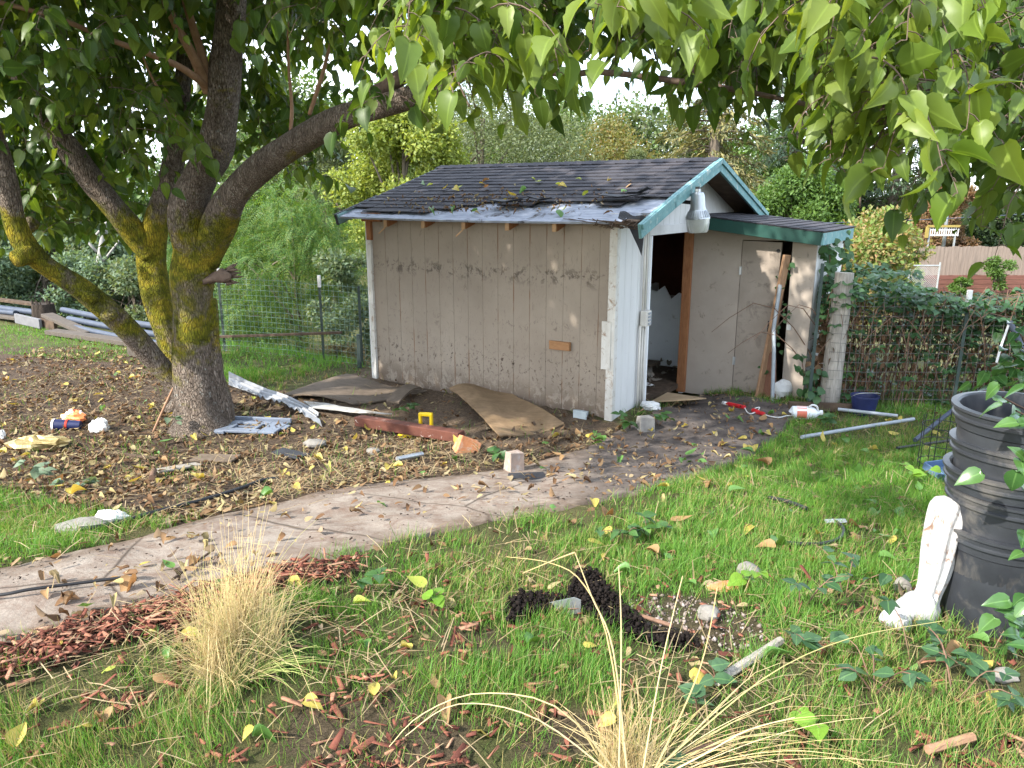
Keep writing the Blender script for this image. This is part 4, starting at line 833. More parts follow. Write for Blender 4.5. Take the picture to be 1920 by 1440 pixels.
for k in range(3600):
    s = rg.uniform(0, 1); z = rg.uniform(.2, 1.12); dl.leaf(hp(s, rg.uniform(.03, .55), z), (rg.normal(0, .4), rg.normal(0, .4), -1), rg.normal(0, 1, 3), rg.uniform(.04, .085), rg.uniform(.4, .9))
for k in range(230):
    s = rg.uniform(0, 1); p0 = hp(s, rg.uniform(.05, .6), 0); d = np.array([rg.normal(0, .5), rg.normal(0, .25), 0]); h = rg.uniform(.7, 1.35); st_.tube(spline([p0, p0 + d * .3 + (0, 0, h * .6), p0 + d * .8 + (0, 0, h), p0 + d * 1.3 + (0, 0, h * .7)], 8), np.linspace(.007, .003, 8), 4, False)
M_bram = leafy('bramble_leaf', [(.04, .10, .035), (.06, .14, .05), (.03, .08, .03), (.09, .18, .06), (.05, .12, .06)], .3, .4)
M_dead = leafy('withered_leaf', [(.10, .06, .035), (.17, .105, .06), (.07, .045, .03), (.22, .15, .09)], .2, .85, (1.2, .9, .6), .1)
M_cane = basic('brown_cane', (.19, .11, .075), (.10, .065, .045), 20, .8, .2, .2)
gl.build('foliage', M_bram, hd, smooth=False); dl.build('withered_leaves', M_dead, hd, smooth=False); st_.build('canes', M_cane, hd)
def vine(label, paths, size, nleaf, mat, name='ivy_vine', cat='vine'):
    o0 = np.array(paths[0][0]); th_ = thing(name, label, cat, o0); f = Foliage(LEAF_S); m = MB(); rg = np.random.default_rng(len(label))
    for P in paths:
        S = spline(P, 30); m.tube(S - o0, .005, 5, False)
        for k in range(nleaf):
            q = S[rg.integers(0, 30)] + rg.normal(0, .045, 3); f.leaf(q - o0, (rg.normal(0, .7), rg.normal(-.4, .4), rg.normal(-.5, .4)), (rg.normal(0, .4), -.8, .6), size * rg.uniform(.6, 1.2), 1.25)
    f.build('leaves', mat, th_, smooth=False); m.build('stem', M_cane, th_); return th_
sl = lambda u, v, z: np.array([SHED[0] + .831 * u + .556 * v, SHED[1] - .556 * u + .831 * v, SHED[2] + z])
vine('ivy climbing under the low end of the closet roof', [[sl(1.47, 2.3, .6), sl(1.48, 2.3, 1.2), sl(1.46, 2.25, 1.75)], [sl(1.45, 2.6, .8), sl(1.52, 2.8, 1.5), sl(1.46, 2.9, 1.8)], [sl(1.46, 2.1, 1.1), sl(1.5, 2.15, 1.5), sl(1.46, 2.1, 1.72)]], .10, 46, M_bram)
vine('thin ivy hanging in the dark gap beside the closet door', [[sl(1.10, 1.95, 1.5), sl(1.09, 1.90, 1.1), sl(1.06, 1.90, .7), sl(1.05, 1.88, .25)]], .07, 34, M_bram)
vine('green bramble sprouting at the foot of the closet corner', [[sl(1.5, 1.9, 0), sl(1.42, 1.82, .3), sl(1.38, 1.78, .5)], [sl(1.55, 2.0, 0), sl(1.52, 1.85, .25), sl(1.6, 1.8, .4)], [sl(1.5, 1.9, 0), sl(1.55, 1.75, .15), sl(1.65, 1.6, .2)]], .10, 22, M_bram, 'bramble_sprout', 'plant')
vine('brown tangle of dead vine between closet and leaning post', [[sl(1.55, 2.0, 0), sl(1.50, 2.05, .5), sl(1.55, 2.2, 1.0)], [sl(1.6, 2.05, 0), sl(1.62, 2.0, .5), sl(1.5, 2.1, .9)], [sl(1.5, 1.95, .3), sl(1.6, 1.98, .8), sl(1.72, 2.05, 1.1)]], .085, 60, M_dead, 'dead_vine')
# neighbours' boundary
M_fence = basic('pale_fence_boards', (.25, .195, .16), (.15, .12, .10), 3, .85, .4, .2, stretch=(4, 1, .4)); M_redwood = basic('red_sleepers', (.17, .075, .058), (.11, .05, .038), 4, .85, .3, .2, stretch=(.5, 1, 4))
f0 = at(1700, 545, 30); gz = at(1700, 549, 30)[2]; bf = thing('board_fence', 'weathered pinkish grey board fence beyond the hedge', 'fence', (f0[0], 30, gz)); m = MB(); rg = np.random.default_rng(2)
zt_, zb_ = at(1700, 462, 30)[2] - gz, at(1700, 516, 30)[2] - gz
for k in range(52): m.box((.35 + k * .145, .0, (zt_ + zb_) / 2 + rg.uniform(-.03, .03)), (.138, .022, zt_ - zb_))
m.build('boards', M_fence, bf); m = MB(); m.box((4.1, .05, zt_ - .2), (7.5, .05, .09)); m.box((4.1, .05, zb_ + .2), (7.5, .05, .09)); m.build('rails', M_fence, bf)
rw_ = MB()
for k in range(4): rw_.box((4.2, -.08 + .012 * (k % 2), .01 + (k + .5) * zb_ / 4), (7.9, .10, zb_ / 4 - .015))
o = rw_.build('retaining_wall', M_redwood); o['kind'] = 'thing'; o.location = bf.location; tag(o, 'low red timber retaining wall under the board fence', 'wall')
for k, (x_, lb) in enumerate([(1712, 'pale yellow shrub growing at the left end of the red wall'), (1808, 'small green shrub in front of the red wall'), (1870, 'upright young shrub against the red wall')]): crown_tree('shrub', lb, x_, 29.2 - k * .2, [490, 520, 470][k], 552, [34, 46, 56][k], YG if k == 0 else GR, .11, 700, K=8, trunk=True, seed=60 + k, cat='shrub')
g0 = at(1700, 548, 24); gt_ = thing('chain_gate', 'small chain link gate left of the red retaining wall', 'gate', g0); m = MB(); hh = at(1700, 492, 24)[2] - g0[2]
for x_ in (0, .95): m.tube([(x_, 0, 0), (x_, 0, hh)], .03, 8)
for z_ in (.08, hh - .1): m.tube([(0, 0, z_), (.95, 0, z_)], .022, 8)
m.build('frame', M_wire, gt_); m = MB()
for k in range(-10, 18):
    for s_ in (1, -1):
        x0, x1 = k * .07, k * .07 + s_ * (hh - .2); z0, z1 = .1, hh - .12
        lo_, hi_ = sorted([(0 - x0) / (x1 - x0), (.95 - x0) / (x1 - x0)]); lo_, hi_ = max(lo_, 0), min(hi_, 1)
        if hi_ > lo_: m.tube([(x0 + (x1 - x0) * lo_, 0, z0 + (z1 - z0) * lo_), (x0 + (x1 - x0) * hi_, 0, z0 + (z1 - z0) * hi_)], .004, 3, False)
m.build('chain_mesh', M_wire, gt_)
pz = at(1768, 480, 32); ptop = at(1785, 312, 32); o = MB().tube([(0, 0, -1.5), (ptop - pz) * .5, ptop - pz], .075, 8).build('utility_pole', M_steel, None, True); o.location = pz; tag(o, 'thin grey utility pole above the board fence', 'pole')
tr = thing('railing', 'yellow topped white railing above the board fence', 'railing', at(1765, 462, 31.5)); w2 = 1.35; z1 = at(1765, 424, 31.5)[2] - at(1765, 462, 31.5)[2]
m = MB(); m.box((0, 0, z1), (w2, .08, .09)); m.box((-w2 * .5, 0, z1 * .7), (.12, .08, z1 * .55)); m.build('top_rail', basic('yellow_paint', (.30, .23, .06), (.24, .18, .05), 8, .6, .1)); bpy.context.scene.objects['top_rail'].parent = tr
m = MB()
for k in range(14): m.box((-w2 / 2 + (k + .5) * w2 / 14, .02, z1 * .72), (.025, .03, z1 * .42))
m.box((0, .04, z1 * .82), (w2, .02, .04)); m.box((0, .04, z1 * .56), (w2, .02, .04)); m.build('slats', M_white, tr)
for s_ in (-.4, .4): m = MB(); m.box((s_ * w2, .06, z1 * .1), (.06, .06, z1 * 1.7)); m.build('post', M_wire, tr)
ca_, cb_ = at(1488, 419, 20), at(2050, 392, 20); o = MB().tube([(cb_ - ca_) * s + np.array([0, 0, -.25 * s * (1 - s)]) for s in np.linspace(-.25, 1.2, 24)], .012, 6).build('overhead_cable', M_bpipe, None, True); o.location = ca_; tag(o, 'thin overhead cable crossing behind the closet roof', 'cable')

# ------------------------------------------------------------------ boards, sheets and rubbish in front of the long wall
def sheet4(name, label, cat, px4, zf, th, mat, nu=14, nv=8, smooth=True):
    Q = [gnd(*p) for p in px4]; c = sum(Q) / 4
    def fn(a, b):
        p = Q[0] * (1 - a) * (1 - b) + Q[1] * a * (1 - b) + Q[2] * a * b + Q[3] * (1 - a) * b; q = p - c; q[2] = float(H(p[0], p[1])) - c[2] + .02 + zf(a, b); return q
    m = MB(); m.sheet(fn, nu, nv, th); o = m.build(name, mat, None, smooth, auto=40); o.location = c; return tag(o, label, cat)
def ply_mat(name, c1, c2, c3):
    t = NT(name); v = t.coord((1, 1, 1)); c = t.ramp(t.noise(3, 7, .65, v, 1.2), [(.3, c2), (.6, c1)]); c = t.mix(t.ramp(t.noise(9, 8, .8, t.coord((1, 4, 1))), [(.45, 0.), (.75, .8)]), c, c3); t.bump(t.noise(40, 6, .7, t.coord((1, 5, 1))), .3, .006); return t.out(c, .85, .15)
M_ply = ply_mat('wet_plywood', (.27, .185, .11), (.17, .115, .065), (.11, .07, .042)); M_ply2 = ply_mat('grey_brown_plywood', (.16, .125, .095), (.10, .078, .058), (.06, .045, .034))
sheet4('plywood_sheet', 'large warped brown plywood sheet lying by the long wall', 'plywood', [(842, 752), (938, 826), (1058, 801), (925, 734)], lambda a, b: .13 * (1 - a) ** 1.5 * (1 - .3 * b) + .05 * math.sin(3.1 * a) + .03 * math.sin(5 * b + 2 * a), .014, M_ply, 18, 10)
sheet4('weathered_board', 'flat grey brown board on the dirt below the left wall end', 'board', [(520, 752), (660, 762), (800, 738), (650, 712)], lambda a, b: .03 + .03 * math.sin(4 * a + 2 * b), .015, M_ply2)
sheet4('broken_board', 'broken brown board fragment beside the grey flat board', 'board', [(725, 764), (748, 768), (790, 740), (770, 733)], lambda a, b: .06 + .05 * math.sin(3 * b), .02, M_ply2, 6, 6)
rg = np.random.default_rng(15); jag = rg.uniform(-.03, .03, 40)
sheet4('metal_sheet', 'bent grey metal siding sheet rising against the tree base', 'metal sheet', [(430, 736), (590, 792), (600, 776), (432, 728)], lambda a, b: .20 * (1 - a) ** 1.3 * (.35 + .65 * b) + .05 * math.sin(3.1 * a) + .02 * math.sin(18 * b), .006, M_alu, 26, 8)
sheet4('metal_strip', 'torn narrow metal strip with a jagged edge below the bent sheet', 'metal strip', [(432, 742), (604, 802), (600, 793), (436, 738)], lambda a, b: .13 * (1 - a) + jag[int(a * 38)] * (1 - b) + .02, .005, M_alu, 38, 3)
sheet4('grey_sheet', 'flat pale grey sheet between metal siding and red post', 'sheet', [(585, 772), (690, 790), (735, 784), (570, 760)], lambda a, b: .03 + .05 * a * (1 - b), .012, basic('pale_grey_sheet', (.42, .42, .40), (.30, .29, .27), 6, .7, .2, dirt=(.2, .16, .12), dscale=5))
M_redpost = basic('red_brown_timber', (.13, .048, .032), (.075, .028, .02), 7, .75, .5, .25, dirt=(.48, .42, .38), dscale=16, dlo=.62, dhi=.68, stretch=(1, 1, 1))
plank('timber_post', 'red brown timber post lying across the dirt', 'post', (672, 802), (866, 832), .11, .095, M_redpost, .03, .02, bevel=.008)
M_yel = basic('yellow_plastic', (.80, .55, .015), (.66, .44, .01), 10, .4, .05, .4)
c = gnd(797, 818); o = MB(); o.box((-.055, 0, .12), (.025, .05, .14)); o.box((.055, 0, .12), (.025, .05, .14)); o.box((0, 0, .19), (.135, .05, .03)); o.box((-.05, -.16, .02), (.34, .08, .035)); o.box((0, -.05, .03), (.12, .22, .02))
o = o.build('plastic_bracket', M_yel, None, bevel=.006); o.location = c + np.array([0, .1, 0]); o.rotation_euler = (0, 0, -.2); tag(o, 'yellow plastic bracket sticking up behind the red brown post', 'bracket')
def lump(name, label, cat, p, d, mat, seed, rough=.18, box=False, rz=0, tilt=0, z=0):
    c = rise(gnd(*p), d[2] * .35 + z); m = MB()
    if box: m.box((0, 0, 0), d, rot(rz, tilt), jit=min(d) * .10)
    else: m.blob((0, 0, 0), d, seed, rough, rot(rz, tilt))
    o = m.build(name, mat, None, not box, bevel=.006 if box else 0, auto=None if box else 35); o.location = c; return tag(o, label, cat)
M_brick = basic('orange_brick', (.55, .24, .11), (.42, .17, .08), 12, .9, .5, .2, dirt=(.5, .4, .33), dscale=10); M_conc2 = basic('concrete_lump', (.27, .26, .245), (.18, .17, .16), 14, .9, .5, .2)
lump('brick_piece', 'orange broken brick at the end of the red post', 'brick', (876, 848), (.20, .12, .15), M_brick, 1, .2, True, .4, .5)
lump('brick', 'brown and grey brick standing on the edge of the path', 'brick', (964, 884), (.13, .10, .19), basic('worn_brick', (.36, .26, .21), (.24, .2, .17), 8, .9, .5, dirt=(.4, .4, .4), dscale=6), 2, .1, True, .6, .12)
lump('concrete_block', 'grey concrete block at the foot of the white corner', 'block', (1209, 808), (.15, .12, .17), M_conc2, 3, .1, True, .3, .1)
lump('block_piece', 'small pale blue grey block against the long wall', 'block', (1089, 782), (.15, .06, .08), basic('pale_blue_block', (.42, .48, .50), (.34, .39, .41), 9, .8, .2), 4, .1, True, -.5, .05)
lump('tile_piece', 'flat dark slate piece beside the standing brick', 'slate', (990, 898), (.28, .16, .03), M_felt, 5, .1, True, .2, .04)
pipe('short_pipe', 'short grey metal tube in the litter below the post', 'tube', [(745, 870), (792, 860)], .022, M_steel, .02)
# left litter: grey panel, cup, bag, paper, foil
pn = thing('plastic_grille', 'grey blue plastic panel with cut openings at the tree base', 'panel', gnd(474, 806), rad(-8)); M_panel = basic('grey_blue_plastic', (.15, .18, .235), (.11, .13, .17), 6, .5, .1, .4)
m = MB(); 
for c_, d_ in (((-.24, 0, .03), (.14, .34, .025)), ((.22, 0, .03), (.17, .34, .025)), ((-.02, -.13, .03), (.31, .08, .025)), ((-.02, .13, .03), (.31, .08, .025)), ((.06, .0, .03), (.03, .18, .025)), ((-.02, .20, .045), (.66, .03, .05)), ((.33, .03, .03), (.05, .12, .02)), ((-.30, -.17, .02), (.20, .03, .03))): m.box(c_, d_)
m.build('frame', M_panel, pn, bevel=.006)
for y_ in (-.02, .05): m = MB(); m.box((-.1, y_ - .02, .022), (.26, .02, .012)); m.build('slat', M_panel, pn)
cu = thing('paper_cup', 'dark blue paper cup with white lid lying in the leaves', 'cup', rise(gnd(130, 806), .055), rad(8)); M_navy = basic('navy_paper', (.012, .02, .085), (.01, .015, .06), 8, .5, .05, .4)
m = MB(); m.tube([(-.12, 0, 0), (.11, 0, -.012)], [.058, .042], 22); m.build('body', M_navy, cu, True, auto=40); m = MB(); m.tube([(-.138, 0, .001), (-.118, 0, 0)], [.060, .062], 22); m.build('lid', M_white, cu, True, auto=40)
m = MB(); m.tube([(-.02, 0, -.001), (.0, 0, -.003)], [.0535, .0522], 22, False); m.build('red_band', basic('red_print', (.5, .05, .03), None, 8, .5, 0), cu, True)
def crumple(name, label, cat, p, d, mat, seed, amp=.35, z=0, rz=0):
    rg = np.random.default_rng(seed); c = rise(gnd(*p), d[2] * .42 + z); m = MB(); m.blob((0, 0, 0), d, seed, .2, rot(rz), nu=16, nv=10); V = np.array(m.v); V = V * (1 + rg.uniform(-amp, amp, (len(V), 1)) * .55); m.v = [tuple(x) for x in V]
    o = m.build(name, mat, None, False); o.location = c; return tag(o, label, cat)
M_bag = NT('printed_bag'); M_bag = M_bag.out(M_bag.ramp(M_bag.noise(9, 2, .5, M_bag.coord()), [(.44, (.75, .72, .70)), (.50, (.72, .14, .04)), (.6, (.75, .28, .1))]), .5, .4)
crumple('snack_bag', 'crumpled orange and white bag behind the blue cup', 'bag', (140, 793), (.24, .16, .14), M_bag, 3)
crumple('paper_wad', 'crumpled white paper to the right of the blue cup', 'paper', (187, 810), (.17, .15, .14), M_white, 4)
M_foil = basic('gold_foil', (.55, .43, .20), (.34, .26, .11), 14, .32, .3, .5, metal=.55)
crumple('foil_bag', 'crinkled gold foil bag on the leaf litter', 'bag', (72, 842), (.44, .2, .13), M_foil, 5, .4, 0, .15)
crumple('paper_scrap', 'tiny white scrap at the left edge of the litter', 'paper', (6, 822), (.05, .04, .09), M_white, 6)
crumple('foam_lump', 'white foam lump beside the black hose', 'foam', (210, 984), (.16, .11, .10), M_white, 7, .25); lump('stone', 'flat grey stone left of the white foam lump', 'stone', (153, 996), (.26, .16, .08), M_stone, 9)
plank('grey_board', 'grey board lying in the litter right of the thin lath', 'board', (366, 864), (444, 866), .16, .018, M_ply2, .02, .02); plank('lath', 'thin grey lath in front of the grey litter board', 'lath', (292, 890), (374, 876), .10, .015, M_grey, .02, .02); plank('strip', 'dark thin strip left of the grey litter board', 'strip', (232, 858), (296, 866), .03, .02, M_dkwood, .02, .02)
pipe('log_end', 'short brown stick end before the thin lath', 'stick', [(286, 906), (290, 892)], .022, M_cane, .02)
plank('panel_piece', 'dark grey scrap right of the grey litter board', 'scrap', (520, 850), (570, 862), .14, .015, M_felt, .02, .02)
pipe('hose', 'black garden hose lying along the upper edge of the path', 'hose', [(150, 1003), (200, 996), (300, 968), (390, 944), (450, 925), (490, 910), (520, 905)], .014, M_black, .02, seg=50)
pipe('drip_line', 'thin black irrigation line lying across the path', 'hose', [(-120, 1140), (0, 1131), (60, 1120), (150, 1108), (240, 1096)], .007, M_black, .03, seg=40)
o = MB().tube(spline([rise(gnd(288, 812), .01), at(305, 770, 6.85), at(330, 716, 6.98)], 10) - gnd(288, 812), np.linspace(.014, .009, 10), 6).build('leaning_stick', M_shoot, None, True); o.location = gnd(288, 812); tag(o, 'pale stick leaning on the foot of the mulberry trunk', 'stick')
# around the doorway
o = MB(); o.sheet(lambda a, b: sl(.05 + .46 * a, .80 + .5 * b, .03 + .10 * a * (1 - b)) - sl(.2, 1, 0), 5, 5, .012); o = o.build('door_panel', basic('tan_panel', (.40, .29, .18), (.31, .22, .13), 5, .8, .2)); o.location = sl(.2, 1, 0); tag(o, 'tan board on the threshold of the dark doorway', 'board')
crumple('plastic_wad', 'crumpled pale plastic beside the doorway corner', 'plastic', (1220, 768), (.22, .16, .09), M_white, 12)
for k, (u, v, z, d, mat, lb) in enumerate([(-.45, 1.45, .03, (.42, .24, .012), M_white, 'white paper on the shed floor inside the doorway'), (-.6, 2.1, .05, (.6, .2, .03), M_grey, 'grey plank on the shed floor behind the white paper'), (-.9, 2.4, .08, (.7, .25, .04), M_ply2, 'brown board at the back of the shed floor')]):
    o = MB().box((0, 0, 0), d, rot(.4 + k, .04), jit=.01).build('floor_scrap', mat); o.location = sl(u, v, z); tag(o, lb, 'scrap')
o = MB(); a_, b_ = sl(.95, 1.80, .0), sl(1.10, 1.90, 1.60); o.beam(np.zeros(3), b_ - a_, .035, .10, up=(1, .6, 0)); o = o.build('leaning_board', basic('orange_brown_board', (.36, .22, .13), (.24, .14, .08), 7, .8, .3, stretch=(5, 5, 1)), None, bevel=.004); o.location = a_; tag(o, 'long brown board leaning beside the closet door', 'board')
o = MB(); o.prism([(-.08, 0), (.13, 0), (.10, .42), (.06, .56), (.02, .5), (-.03, .25)], (.831, -.556, 0), (-.556, -.831, 0), (0, 0, 0), .02); o = o.build('splintered_board', basic('red_brown_board', (.20, .095, .06), (.12, .055, .035), 9, .85, .4, stretch=(5, 5, 1)), None); o.location = sl(1.0, 1.83, 0); tag(o, 'short splintered red brown board at the foot of the leaning board', 'board')
P = [sl(1.135, 1.68, -.01), sl(1.09, 1.74, .55), sl(1.055, 1.78, .80), sl(1.07, 1.84, 1.28)]; S = np.vstack([np.linspace(P[0], P[1], 6), np.linspace(P[1], P[2], 5)[1:], np.linspace(P[2], P[3], 6)[1:]]) - P[0]
o = MB().tube(S, .021, 10).build('bent_pipe', M_pvc, None, True, auto=40); o.location = P[0]; tag(o, 'bent white plastic pipe leaning before the dark closet gap', 'pipe')
crumple('white_bag', 'white plastic bag at the foot of the bent pipe', 'bag', (1466, 748), (.22, .12, .24), M_white, 15, .2)
M_red = basic('red_plastic', (.55, .02, .03), (.4, .015, .02), 10, .35, .05, .5)
rt = thing('red_tool', 'red handled tool on white cord lying before the closet', 'tool', gnd(1385, 768)); b0 = gnd(1385, 768)
for a, b in (((1362, 762), (1396, 769)), ((1410, 774), (1432, 782))): m = MB(); A_, B_ = rise(gnd(*a), .03) - b0, rise(gnd(*b), .03) - b0; m.tube([A_, A_ * .9 + B_ * .1, B_], [.015, .026, .022], 10); m.build('handle', M_red, rt, True, auto=40)
m = MB(); m.tube([rise(gnd(1355, 760), .03) - b0, rise(gnd(1363, 762), .03) - b0], .02, 10); m.build('tip', M_white, rt, True); m = MB(); m.tube(spline([rise(gnd(*p), .025) - b0 for p in ((1396, 769), (1404, 780), (1418, 776), (1424, 768), (1415, 772), (1440, 784), (1460, 787), (1475, 784), (1492, 784))], 40), .006, 6); m.build('cord', M_white, rt, True)
jg = thing('plastic_jug', 'white plastic jug lying on its side at the grass edge', 'jug', rise(gnd(1510, 786), .065), rad(-12)); jg.scale = (.8, .8, .8); m = MB()
m.tube([(-.17, 0, -.01), (-.165, 0, 0), (.05, 0, 0), (.11, 0, .0), (.14, 0, .01), (.165, 0, .015)], [.05, .085, .09, .075, .035, .028], 20); m.build('body', basic('blue_white_plastic', (.72, .76, .80), (.62, .66, .7), 5, .35, .03, .5), jg, True, auto=50)
m = MB(); m.tube([(.165, 0, .015), (.20, 0, .018)], .034, 14); m.build('cap', M_white, jg, True, auto=40); m = MB(); m.tube(spline([(.02, -.03, .085), (.06, -.03, .12), (.12, -.02, .10), (.14, -.01, .035)], 10), .013, 8); m.build('handle', M_white, jg, True)
m = MB(); m.tube([(-.12, 0, 0), (.0, 0, 0)], [.0895, .0915], 20, False); m.build('label', NT('red_white_label').m, jg, True); lt = bpy.data.materials['red_white_label']
t = NT('jug_label'); x, y, z = t.sep(t.coord())[0:3]; lab_m = t.out(t.mix(t.ramp(t.math('FRACT', t.math('MULTIPLY', y, 26)), [(.55, 0.), (.6, 1.)]), (.74, .74, .74), (.6, .16, .10)), .5, .4); bpy.data.objects['label'].data.materials[0] = lab_m
bk = thing('bucket', 'dark navy bucket standing at the foot of the hedge', 'bucket', gnd(1618, 776)); m = MB(); m.lathe([(0, 0), (.105, 0), (.135, .19), (.142, .19), (.142, .205), (.132, .205), (.1, .02), (0, .015)], 26); m.build('body', M_navy, bk, True, auto=40); m = MB(); m.tube(spline([(-.14, 0, .19), (-.1, -.1, .25), (.1, -.1, .25), (.14, 0, .19)], 14), .004, 5); m.build('handle', M_wire, bk)
GPI = 'plastic pipes lying in the right hand grass'
for pts, r_, mt_, lb in [([(1502, 832), (1600, 815), (1712, 797)], .018, M_pvc, 'long white pipe lying in the grass before the jug'), ([(1570, 778), (1682, 791)], .018, M_pvc, 'short pale pipe in the grass below the navy bucket'), ([(1714, 838), (1784, 796, .14)], .02, M_bpipe, 'blue grey pipe propped behind the wire cage'), ([(1680, 852), (1790, 836)], .013, M_black, 'thin dark pipe in the grass left of the wire cage')]: pipe('garden_pipe', lb, 'pipe', pts, r_, mt_, .045, group=GPI)
pipe('hose_piece', 'black hose piece in the grass below the dark path end', 'hose', [(1440, 944), (1475, 952), (1512, 966)], .012, M_black, .03); pipe('hose_piece', 'curved black hose piece by the pale tag', 'hose', [(1455, 1028), (1500, 1033), (1545, 1032), (1575, 1020), (1578, 1000), (1555, 985)], .010, M_black, .03)
plank('plant_tag', 'pale plastic tag beside the curved hose piece', 'tag', (1545, 990), (1585, 992), .05, .004, M_pvc, .04, .05)
wc = thing('wire_cage', 'black wire plant cage in front of the pots', 'plant cage', gnd(1758, 885)); m = MB()
for k in range(8): a = k * .785; m.tube([(.15 * math.cos(a), .15 * math.sin(a), -.02), (.15 * math.cos(a), .15 * math.sin(a), .44 + .03 * (k % 3))], .0035, 5)
m.build('uprights', M_black, wc); 
for z_ in (.08, .24, .38): m = MB(); m.tube([(.15 * math.cos(a), .15 * math.sin(a), z_) for a in np.linspace(0, 6.28, 26)], .0035, 5); m.build('ring', M_black, wc)
tyb = MB(); tyb.box((0, 0, .01), (.26, .18, .012)); tyb.box((-.13, 0, .035), (.012, .19, .06)); tyb.box((.13, 0, .035), (.012, .19, .06)); tyb.box((0, -.095, .035), (.25, .012, .06)); tyb.box((0, .095, .035), (.25, .012, .06)); o = tyb.build('tray', basic('blue_tray', (.10, .17, .30), (.07, .12, .22), 8, .5, .05), None, bevel=.004); o.location = rise(gnd(1772, 898), .04); o.rotation_euler = (rad(10), 0, .3); tag(o, 'small blue tray lying inside the wire cage', 'tray')

# ------------------------------------------------------------------ stacked pots and the white leg
pc = gnd(1852, 1160); M_pot = basic('scuffed_black_plastic', (.034, .038, .045), (.02, .022, .027), 7, .38, .06, .45, dirt=(.20, .18, .155), dscale=3.2, dlo=.5, dhi=.85)
for k, (zr_, lb) in enumerate([(.415, 'lowest and tallest black pot of the stack'), (.555, 'second black pot from the bottom of the stack'), (.645, 'middle black pot of the nested stack'), (.745, 'second black pot from the top of the stack'), (.885, 'topmost open black pot of the nested stack')]):
    R_ = .212 + .0025 * k; o = thing('plant_pot', lb, 'plant pot', rise(pc, zr_ - .415 - .01), .3 * k, 'nested black nursery pots'); o.rotation_euler = (rad([0, .3, -.8, .4, -.5][k]), rad([0, 1., -.5, 1.5, -.8][k]), .3 * k)
    m = MB(); b = .415; m.lathe([(0, 0.0), (.185, 0), (.192, .012), (R_ - .020, b - .085), (R_ - .018, b - .083), (R_ - .012, b - .078), (R_ - .008, b - .045)], 44); m.lathe([(R_ - .022, b), (R_ - .03, b - .06), (.18, .03), (0, .025)], 44); m.build('body', M_pot, o, True, auto=35)
    m = MB(); m.lathe([(R_ - .010, b - .046), (R_ + .004, b - .042), (R_ + .004, b - .034), (R_ - .002, b - .030), (R_ + .002, b - .012), (R_ + .010, b - .008), (R_ + .010, b + .002), (R_ - .012, b + .004), (R_ - .022, b - .004)], 44); m.build('rim', M_pot, o, True, auto=35)
lb_ = gnd(1722, 1162); lt_ = at(1789, 950, lb_[1] + .06) - lb_; lg = thing('plaster_leg', 'white fluted plaster leg with clawed foot leaning on the pots', 'ornament', lb_)
M_plaster = basic('peeling_plaster', (.44, .435, .43), (.36, .355, .35), 9, .6, .6, .3, dirt=(.20, .125, .09), dscale=9, dlo=.53, dhi=.60, stretch=(5, 5, .9))
ax = norm(lt_); Lg = np.linalg.norm(lt_); m = MB(); prof = [(.0, .052), (.04, .060), (.09, .056), (.13, .047), (.2, .044), (.35, .052), (.55, .060), (.75, .066), (.88, .070), (.94, .066), (.97, .058), (1.0, .035)]
S = spline([np.r_[ax * Lg * a + np.array([0.01 * math.sin(a * 6), 0, .03]), r] for a, r in prof], 46); m.tube(S[:, :3], S[:, 3], 96, True, .02, 2, (9, .085)); m.build('shaft', M_plaster, lg, True)
m = MB(); m.blob((-.015, -.01, .05), (.15, .13, .14), 3, .06, None, nu=20, nv=12); S = spline([(0.02, 0, .07), (-.05, -.015, .06), (-.10, -.03, .035)], 10); m.tube(S, np.linspace(.062, .040, 10), 18, True, .04)
for k in range(4):
    a = -2.9 + k * .38; d = np.array([math.cos(a), math.sin(a), 0]); b = np.array([-.085, -.02, .03]) + d * .01; m.tube(spline([b, b + d * .035 + (0, 0, .018), b + d * .065 + (0, 0, -.0), b + d * .075 + (0, 0, -.018)], 9), [.020, .022, .023, .023, .022, .020, .017, .013, .006], 12, True)
m.build('foot', M_plaster, lg, True)
# glossy shrub reaching in at the right
cs_ = thing('camellia_shrub', 'glossy leaved shrub reaching in beside the pot stack', 'shrub', gnd(2040, 1010)); c0 = np.array(cs_.location); f = Foliage(LEAF); rg = np.random.default_rng(9); bm_ = MB(); 
for px, py, Y, n in [(1905, 770, 2.35, 9), (1880, 745, 2.5, 6), (1925, 880, 2.3, 10), (1915, 1160, 2.25, 12), (1900, 1190, 2.3, 6), (1960, 1000, 2.3, 14), (1990, 780, 2.5, 16), (2000, 1180, 2.4, 14), (1880, 690, 3.4, 12), (1850, 715, 3.5, 8), (1905, 640, 3.4, 10), (1940, 690, 3.3, 14), (2000, 900, 2.8, 14), (1960, 1090, 2.5, 10)]:
    e = at(px, py, Y) - c0; bm_.tube(spline([(rg.uniform(-.03, .03), 0, 0), e * .5 + np.array([.10, .06, .15]), e], 10), np.linspace(.012, .003, 10), 5, False)
    for k in range(n): f.leaf(e + rg.normal(0, .035, 3), (rg.normal(-.4, .7), rg.normal(-.3, .6), rg.normal(-.1, .5)), rg.normal(0, .35, 3) + [0, -.4, .9], rg.uniform(.055, .09), .85)
f.build('foliage', leafy('glossy_leaf', [(.03, .085, .025), (.045, .115, .03), (.06, .14, .035), (.09, .18, .045)], .22, .22, None, .6), cs_); bm_.build('branches', M_cane, cs_)
